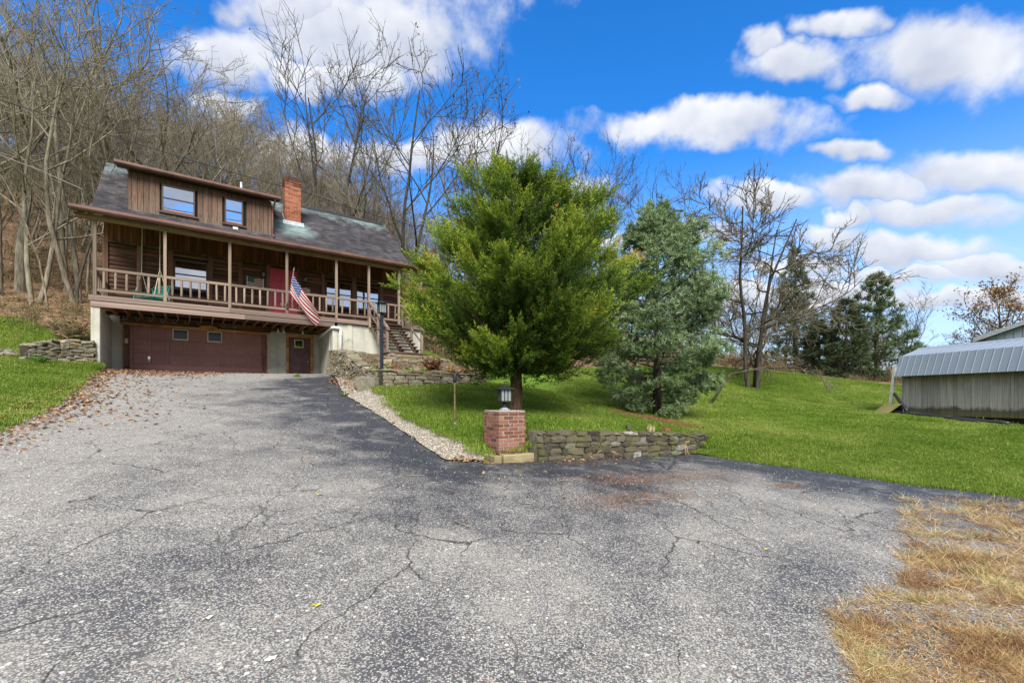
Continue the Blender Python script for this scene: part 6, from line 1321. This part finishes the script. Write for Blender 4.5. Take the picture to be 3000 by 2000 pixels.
cl_ = np.array([.7*mnoise.noise(Vector((a_*1.6, b_*2.0, 3.1)))+.7*mnoise.noise(Vector((a_*5, b_*6, 1.)))+.5*mnoise.noise(Vector((a_*13, b_*13, 5.))) for a_, b_ in zip(x_, y_)]); ok = okp & (cl_ > -.10) & (rng.random(len(x_)) < np.clip(.28+cl_*1.0, .05, .9)); x_, y_ = x_[ok], y_[ok]; n = len(x_)
tag(link('dry_grass', scatter('dry_grass', stp, np.c_[x_, y_, Dz(x_, y_)+.004], flat_frames(n, .3), rng.uniform(.55, 1.15, n)*np.clip(y_/4, .55, 1.2), np.where(rng.random(n) < .04, 1.0, np.clip(.42+np.array([.75*mnoise.noise(Vector((a_*3.1, b_*3.7, 9.)))+.4*mnoise.noise(Vector((a_*9, b_*9, 2.))) for a_, b_ in zip(x_, y_)])+rng.normal(0, .16, n), .0, .93)), 'straw', .1)), 'straw-coloured dry grass tufts growing through the asphalt, lower right', 'dry grass', kind='stuff')
ss_ = rng.random(len(pxs)) < 1.0; x_ = (pxs-1500)/FPX; k_ = (pys-HZ)/FPX; t_ = 1.55/k_; x_, y_ = x_*t_, t_; ok = okp & (rng.random(len(pxs)) < .95); x_, y_ = np.repeat(x_[ok], 3), np.repeat(y_[ok], 3); n = len(x_); x_, y_ = x_+rng.normal(0, .07, n), y_+rng.normal(0, .07, n)
tag(link('straw_litter', scatter('straw_litter', ndl, np.c_[x_, y_, Dz(x_, y_)+.006], flat_frames(n, .2), rng.uniform(.03, .10, n), np.clip(rng.normal(.4, .28, n), 0, .95), 'straw')), 'loose flattened straw strands over the broken asphalt, lower right', 'straw', kind='stuff')
# loose pebbles
pbv = MB(); bm = bmesh.new(); bmesh.ops.create_icosphere(bm, subdivisions=1, radius=.5); pv = np.array([list(v.co*Vector((1, .8, .55)).length/1.0 if False else (v.co.x, v.co.y*.8, v.co.z*.55)) for v in bm.verts]); pf = np.array([[v.index for v in f.verts] for f in bm.faces]); bm.free()
x1_, y1_ = along([(a_[0]*.5+b_[0]*.5, a_[1]*.5+b_[1]*.5) for a_, b_ in zip(drive_gravel[1:], gravel_right[1:-1])]+[(-.8, 8.1)], 5200, .42); okg = inpoly(x1_, y1_, gravel_poly); x1_, y1_ = x1_[okg], y1_[okg]; z1_ = gravel_h(x1_, y1_)+.012; s1_ = rng.uniform(.018, .045, len(x1_))
x2_ = rng.uniform(-8, 8, 4200); y2_ = 1.8+rng.random(4200)**1.6*12; okd = inpoly(x2_, y2_, drive_edge); x2_, y2_ = x2_[okd], y2_[okd]; z2_ = Dz(x2_, y2_)+.003; s2_ = rng.uniform(.006, .017, len(x2_))*(1+.5*(y2_ > 6))
x3_, y3_ = along(drive_left, 1500, .6, .8); okd = inpoly(x3_, y3_, drive_edge); x3_, y3_ = x3_[okd], y3_[okd]; z3_ = Dz(x3_, y3_)+.004; s3_ = rng.uniform(.015, .035, len(x3_))
XP = np.c_[np.r_[x1_, x2_, x3_], np.r_[y1_, y2_, y3_], np.r_[z1_, z2_, z3_]]; n = len(XP)
tag(link('pebbles', scatter('pebbles', [(pv, pf, np.zeros(len(pv)))], XP, flat_frames(n, .3), np.r_[s1_, s2_, s3_], rng.random(n), 'pebble')), 'small pale loose pebbles on the gravel strip and asphalt', 'pebbles', kind='stuff')
# weeds, shrubs and plants
def plant(name, label, x_, y_, z_, n, h, mat, tl=.2, th=.8, w_=.006, spread=.5, leaf=0, cat='plant'):
    sp = []
    for i in range(n):
        d = Vector((random.gauss(0, spread), random.gauss(0, spread), 1)).normalized(); b_ = Vector((random.gauss(0, h*.15), random.gauss(0, h*.15), -.02)); hh_ = h*random.uniform(.5, 1.1); tn = random.uniform(tl, th); sp.append((b_, b_+d*hh_, 1, tn))
        for k in range(leaf): c_ = b_+d*hh_*random.uniform(.3, 1); sp.append((c_, c_+Vector((random.gauss(0, 1), random.gauss(0, 1), random.gauss(.2, .5))).normalized()*h*.28, 2.2, random.uniform(tl, th)))
    V, F, T = blades(sp, w_); return tag(link(name, tri_mesh(name, V, F, mat, np.clip(T, 0, 1)), None, (x_, y_, z_)), label, cat)
for px0, py0, d0, lb in ((1690, 1335, 8.9, 'green weed at the foot of the low wall, nearest the pillar'), (1860, 1335, 9.9, 'green weed at the foot of the low wall near its middle'), (1600, 1338, 8.5, 'tiny green weed beside the timbers of the pillar')):
    v = W(px0, py0, d0); plant('weed', lb, v.x, v.y, dz(v.x, v.y), 26, .2, 'weed', leaf=3, w_=.007)
for px0, d0, lb in ((1735, 9.25, 'thin dry stalk against the low wall, left of its middle'), (1790, 9.55, 'tall dry stalk against the middle of the low wall'), (2010, 10.9, 'dry grass tuft at the right foot of the low wall')):
    v = W(px0, 1340, d0-.35); plant('dry_stalks', lb, v.x, v.y, dz(v.x, v.y), 7, .38, 'straw', leaf=1, w_=.004, spread=.25)
plant('shrub', 'small dark leafless purple-brown shrub in the planting bed', -2.95, 16.9, TERR([-2.95], [16.9])[0], 90, .55, 'deadleaf', 0, .25, .008, .5, 5, 'shrub')
for i, (x_, y_, lb) in enumerate(((-2.2, 16.5, 'dry straw-coloured plant at the right of the planting bed'), (-1.75, 16.65, 'low dry plant at the right end of the planting bed'))): plant('dead_plant', lb, x_, y_, TERR([x_], [y_])[0], 60, .34, 'straw', .1, .6, .008, .8, 4)
for i, (x_, y_, lb) in enumerate(((-3.5, 15.6, 'yellow-green low plant beside the loose bricks'), (-3.1, 15.85, 'green ground plant in the middle of the planting bed'), (-4.7, 15.6, 'small green plant left of the lamp post'), (-4.3, 16.0, 'pale green plant behind the lamp post'), (-1.3, 16.0, 'orange-tinged weed at the right end of the bed wall'))): plant('ground_plant', lb, x_, y_, (TERR([x_], [y_])[0] if i < 4 else gz(x_, y_)), 50, .24, 'weed', .2, 1, .012, .9, 4)
for k in range(9):
    x_, y_, _z = shp(.4+k*.42, -.22+random.uniform(-.06, .05)); plant('weed', 'small green weed tuft growing along the foot of the shed wall', x_, y_, _z, 16, random.uniform(.10, .22), 'weed', .2, .9, .007, .5, 1)['group'] = 'weeds along the shed'
x_, y_ = -15.0, 14.4; plant('ornamental_grass', 'clump of long dark green grass by the tumbled stones of the left wall', x_, y_, gz(x_, y_), 150, .42, 'weed', 0, .6, .008, .9, 0)
x_, y_ = -16.4, 16.9; plant('dry_bush', 'straw-coloured dry bush behind the left stone wall', x_, y_, gz(x_, y_), 70, 1.1, 'brushm', .4, .95, .010, .35, 4, 'bush')
v = W(640, 1206, 11.2)
for px0, py0, d0, lb in ((1010, 1150, 14.3, 'green weed tuft at the edge of the gravel strip'), (870, 1106, 18.5, 'green weed tuft near the side door')):
    v = W(px0, py0, d0); plant('weed', lb, v.x, v.y, dz(v.x, v.y), 50, .16, 'weed', .2, 1, .009, 1.1, 2)
tw_ = 0
for px0, py0, ln, an in ((1330, 1555, .5, 2.4), (1540, 1500, .35, .4), (1205, 1445, .4, .3), (1900, 1475, .4, .2), (1640, 1440, .3, 1.0)):
    k_ = (py0-HZ)/FPX; t_ = 1.4/k_; x_, y_ = (px0-1500)/FPX*t_, t_; c_ = Vector((x_, y_, dz(x_, y_)+.008)); d = Vector((math.cos(an), math.sin(an), 0))
    tag(link('fallen_twig', MB().tube([d*-ln*.5, d*-.1*ln+Vector((.01, .015, .006)), d*ln*.5], [.006, .005, .002], 5).tube([d*.05, d*.05*1.2+Vector((.06, -.03, .01))], [.004, .001], 4).mesh('fallen_twig', 'twig'), None, c_), ('thin dry twig lying on the middle of the driveway', 'short dry twig on the driveway below the pillar', 'forked dry twig on the driveway, left of the pillar', 'dry twig among the red needles on the asphalt', 'dry twig on the dark asphalt near the pillar')[tw_], 'twig', 'fallen twigs'); tw_ += 1
lm = MB()
pts_ = []
for k in range(10): a_ = k*math.pi/5; r_ = (.06 if k % 2 == 0 else .026); pts_.append((r_*math.cos(a_), r_*math.sin(a_)))
M['yellowleaf'] = simple('yellow_leaf', (.60, .50, .05), .6, nscale=20); M['whiteleaf'] = simple('pale_leaf', (.66, .63, .58), .6, nscale=20)
for px0, py0, mt, lb in ((925, 1776, 'yellowleaf', 'bright yellow maple leaf on the near asphalt'), (605, 1815, 'whiteleaf', 'white upturned leaf on the near asphalt, left'), (795, 1935, 'whiteleaf', 'pale leaf at the bottom of the driveway'), (930, 1450, 'yellowleaf', 'small yellow leaf on the middle of the driveway'), (2245, 1415 if False else 1610, 'yellowleaf', 'tiny yellow leaf on the right of the asphalt')):
    k_ = (py0-HZ)/FPX; t_ = 1.5/k_
    for _ in range(8): t_ = (1.6-dz((px0-1500)/FPX*t_, t_))/k_
    x_, y_ = (px0-1500)/FPX*t_, t_; m_ = MB(); m_.add([(a_, b_, .012*(1+math.sin(i*1.7))) for i, (a_, b_) in enumerate(pts_)]+[(0, 0, .0)], [(i, (i+1) % 10, 10) for i in range(10)]); m_.tube([(0, 0, .002), (-.07, .01, .006)], .0015, 4)
    sc_ = .4 if 'tiny' in lb or 'small' in lb else .62; tag(link('maple_leaf', m_.mesh('maple_leaf', mt), None, (x_, y_, dz(x_, y_)+.006), (.1, .05, random.random()*6), (sc_, sc_, sc_)), lb, 'leaf', 'single leaves on the driveway')
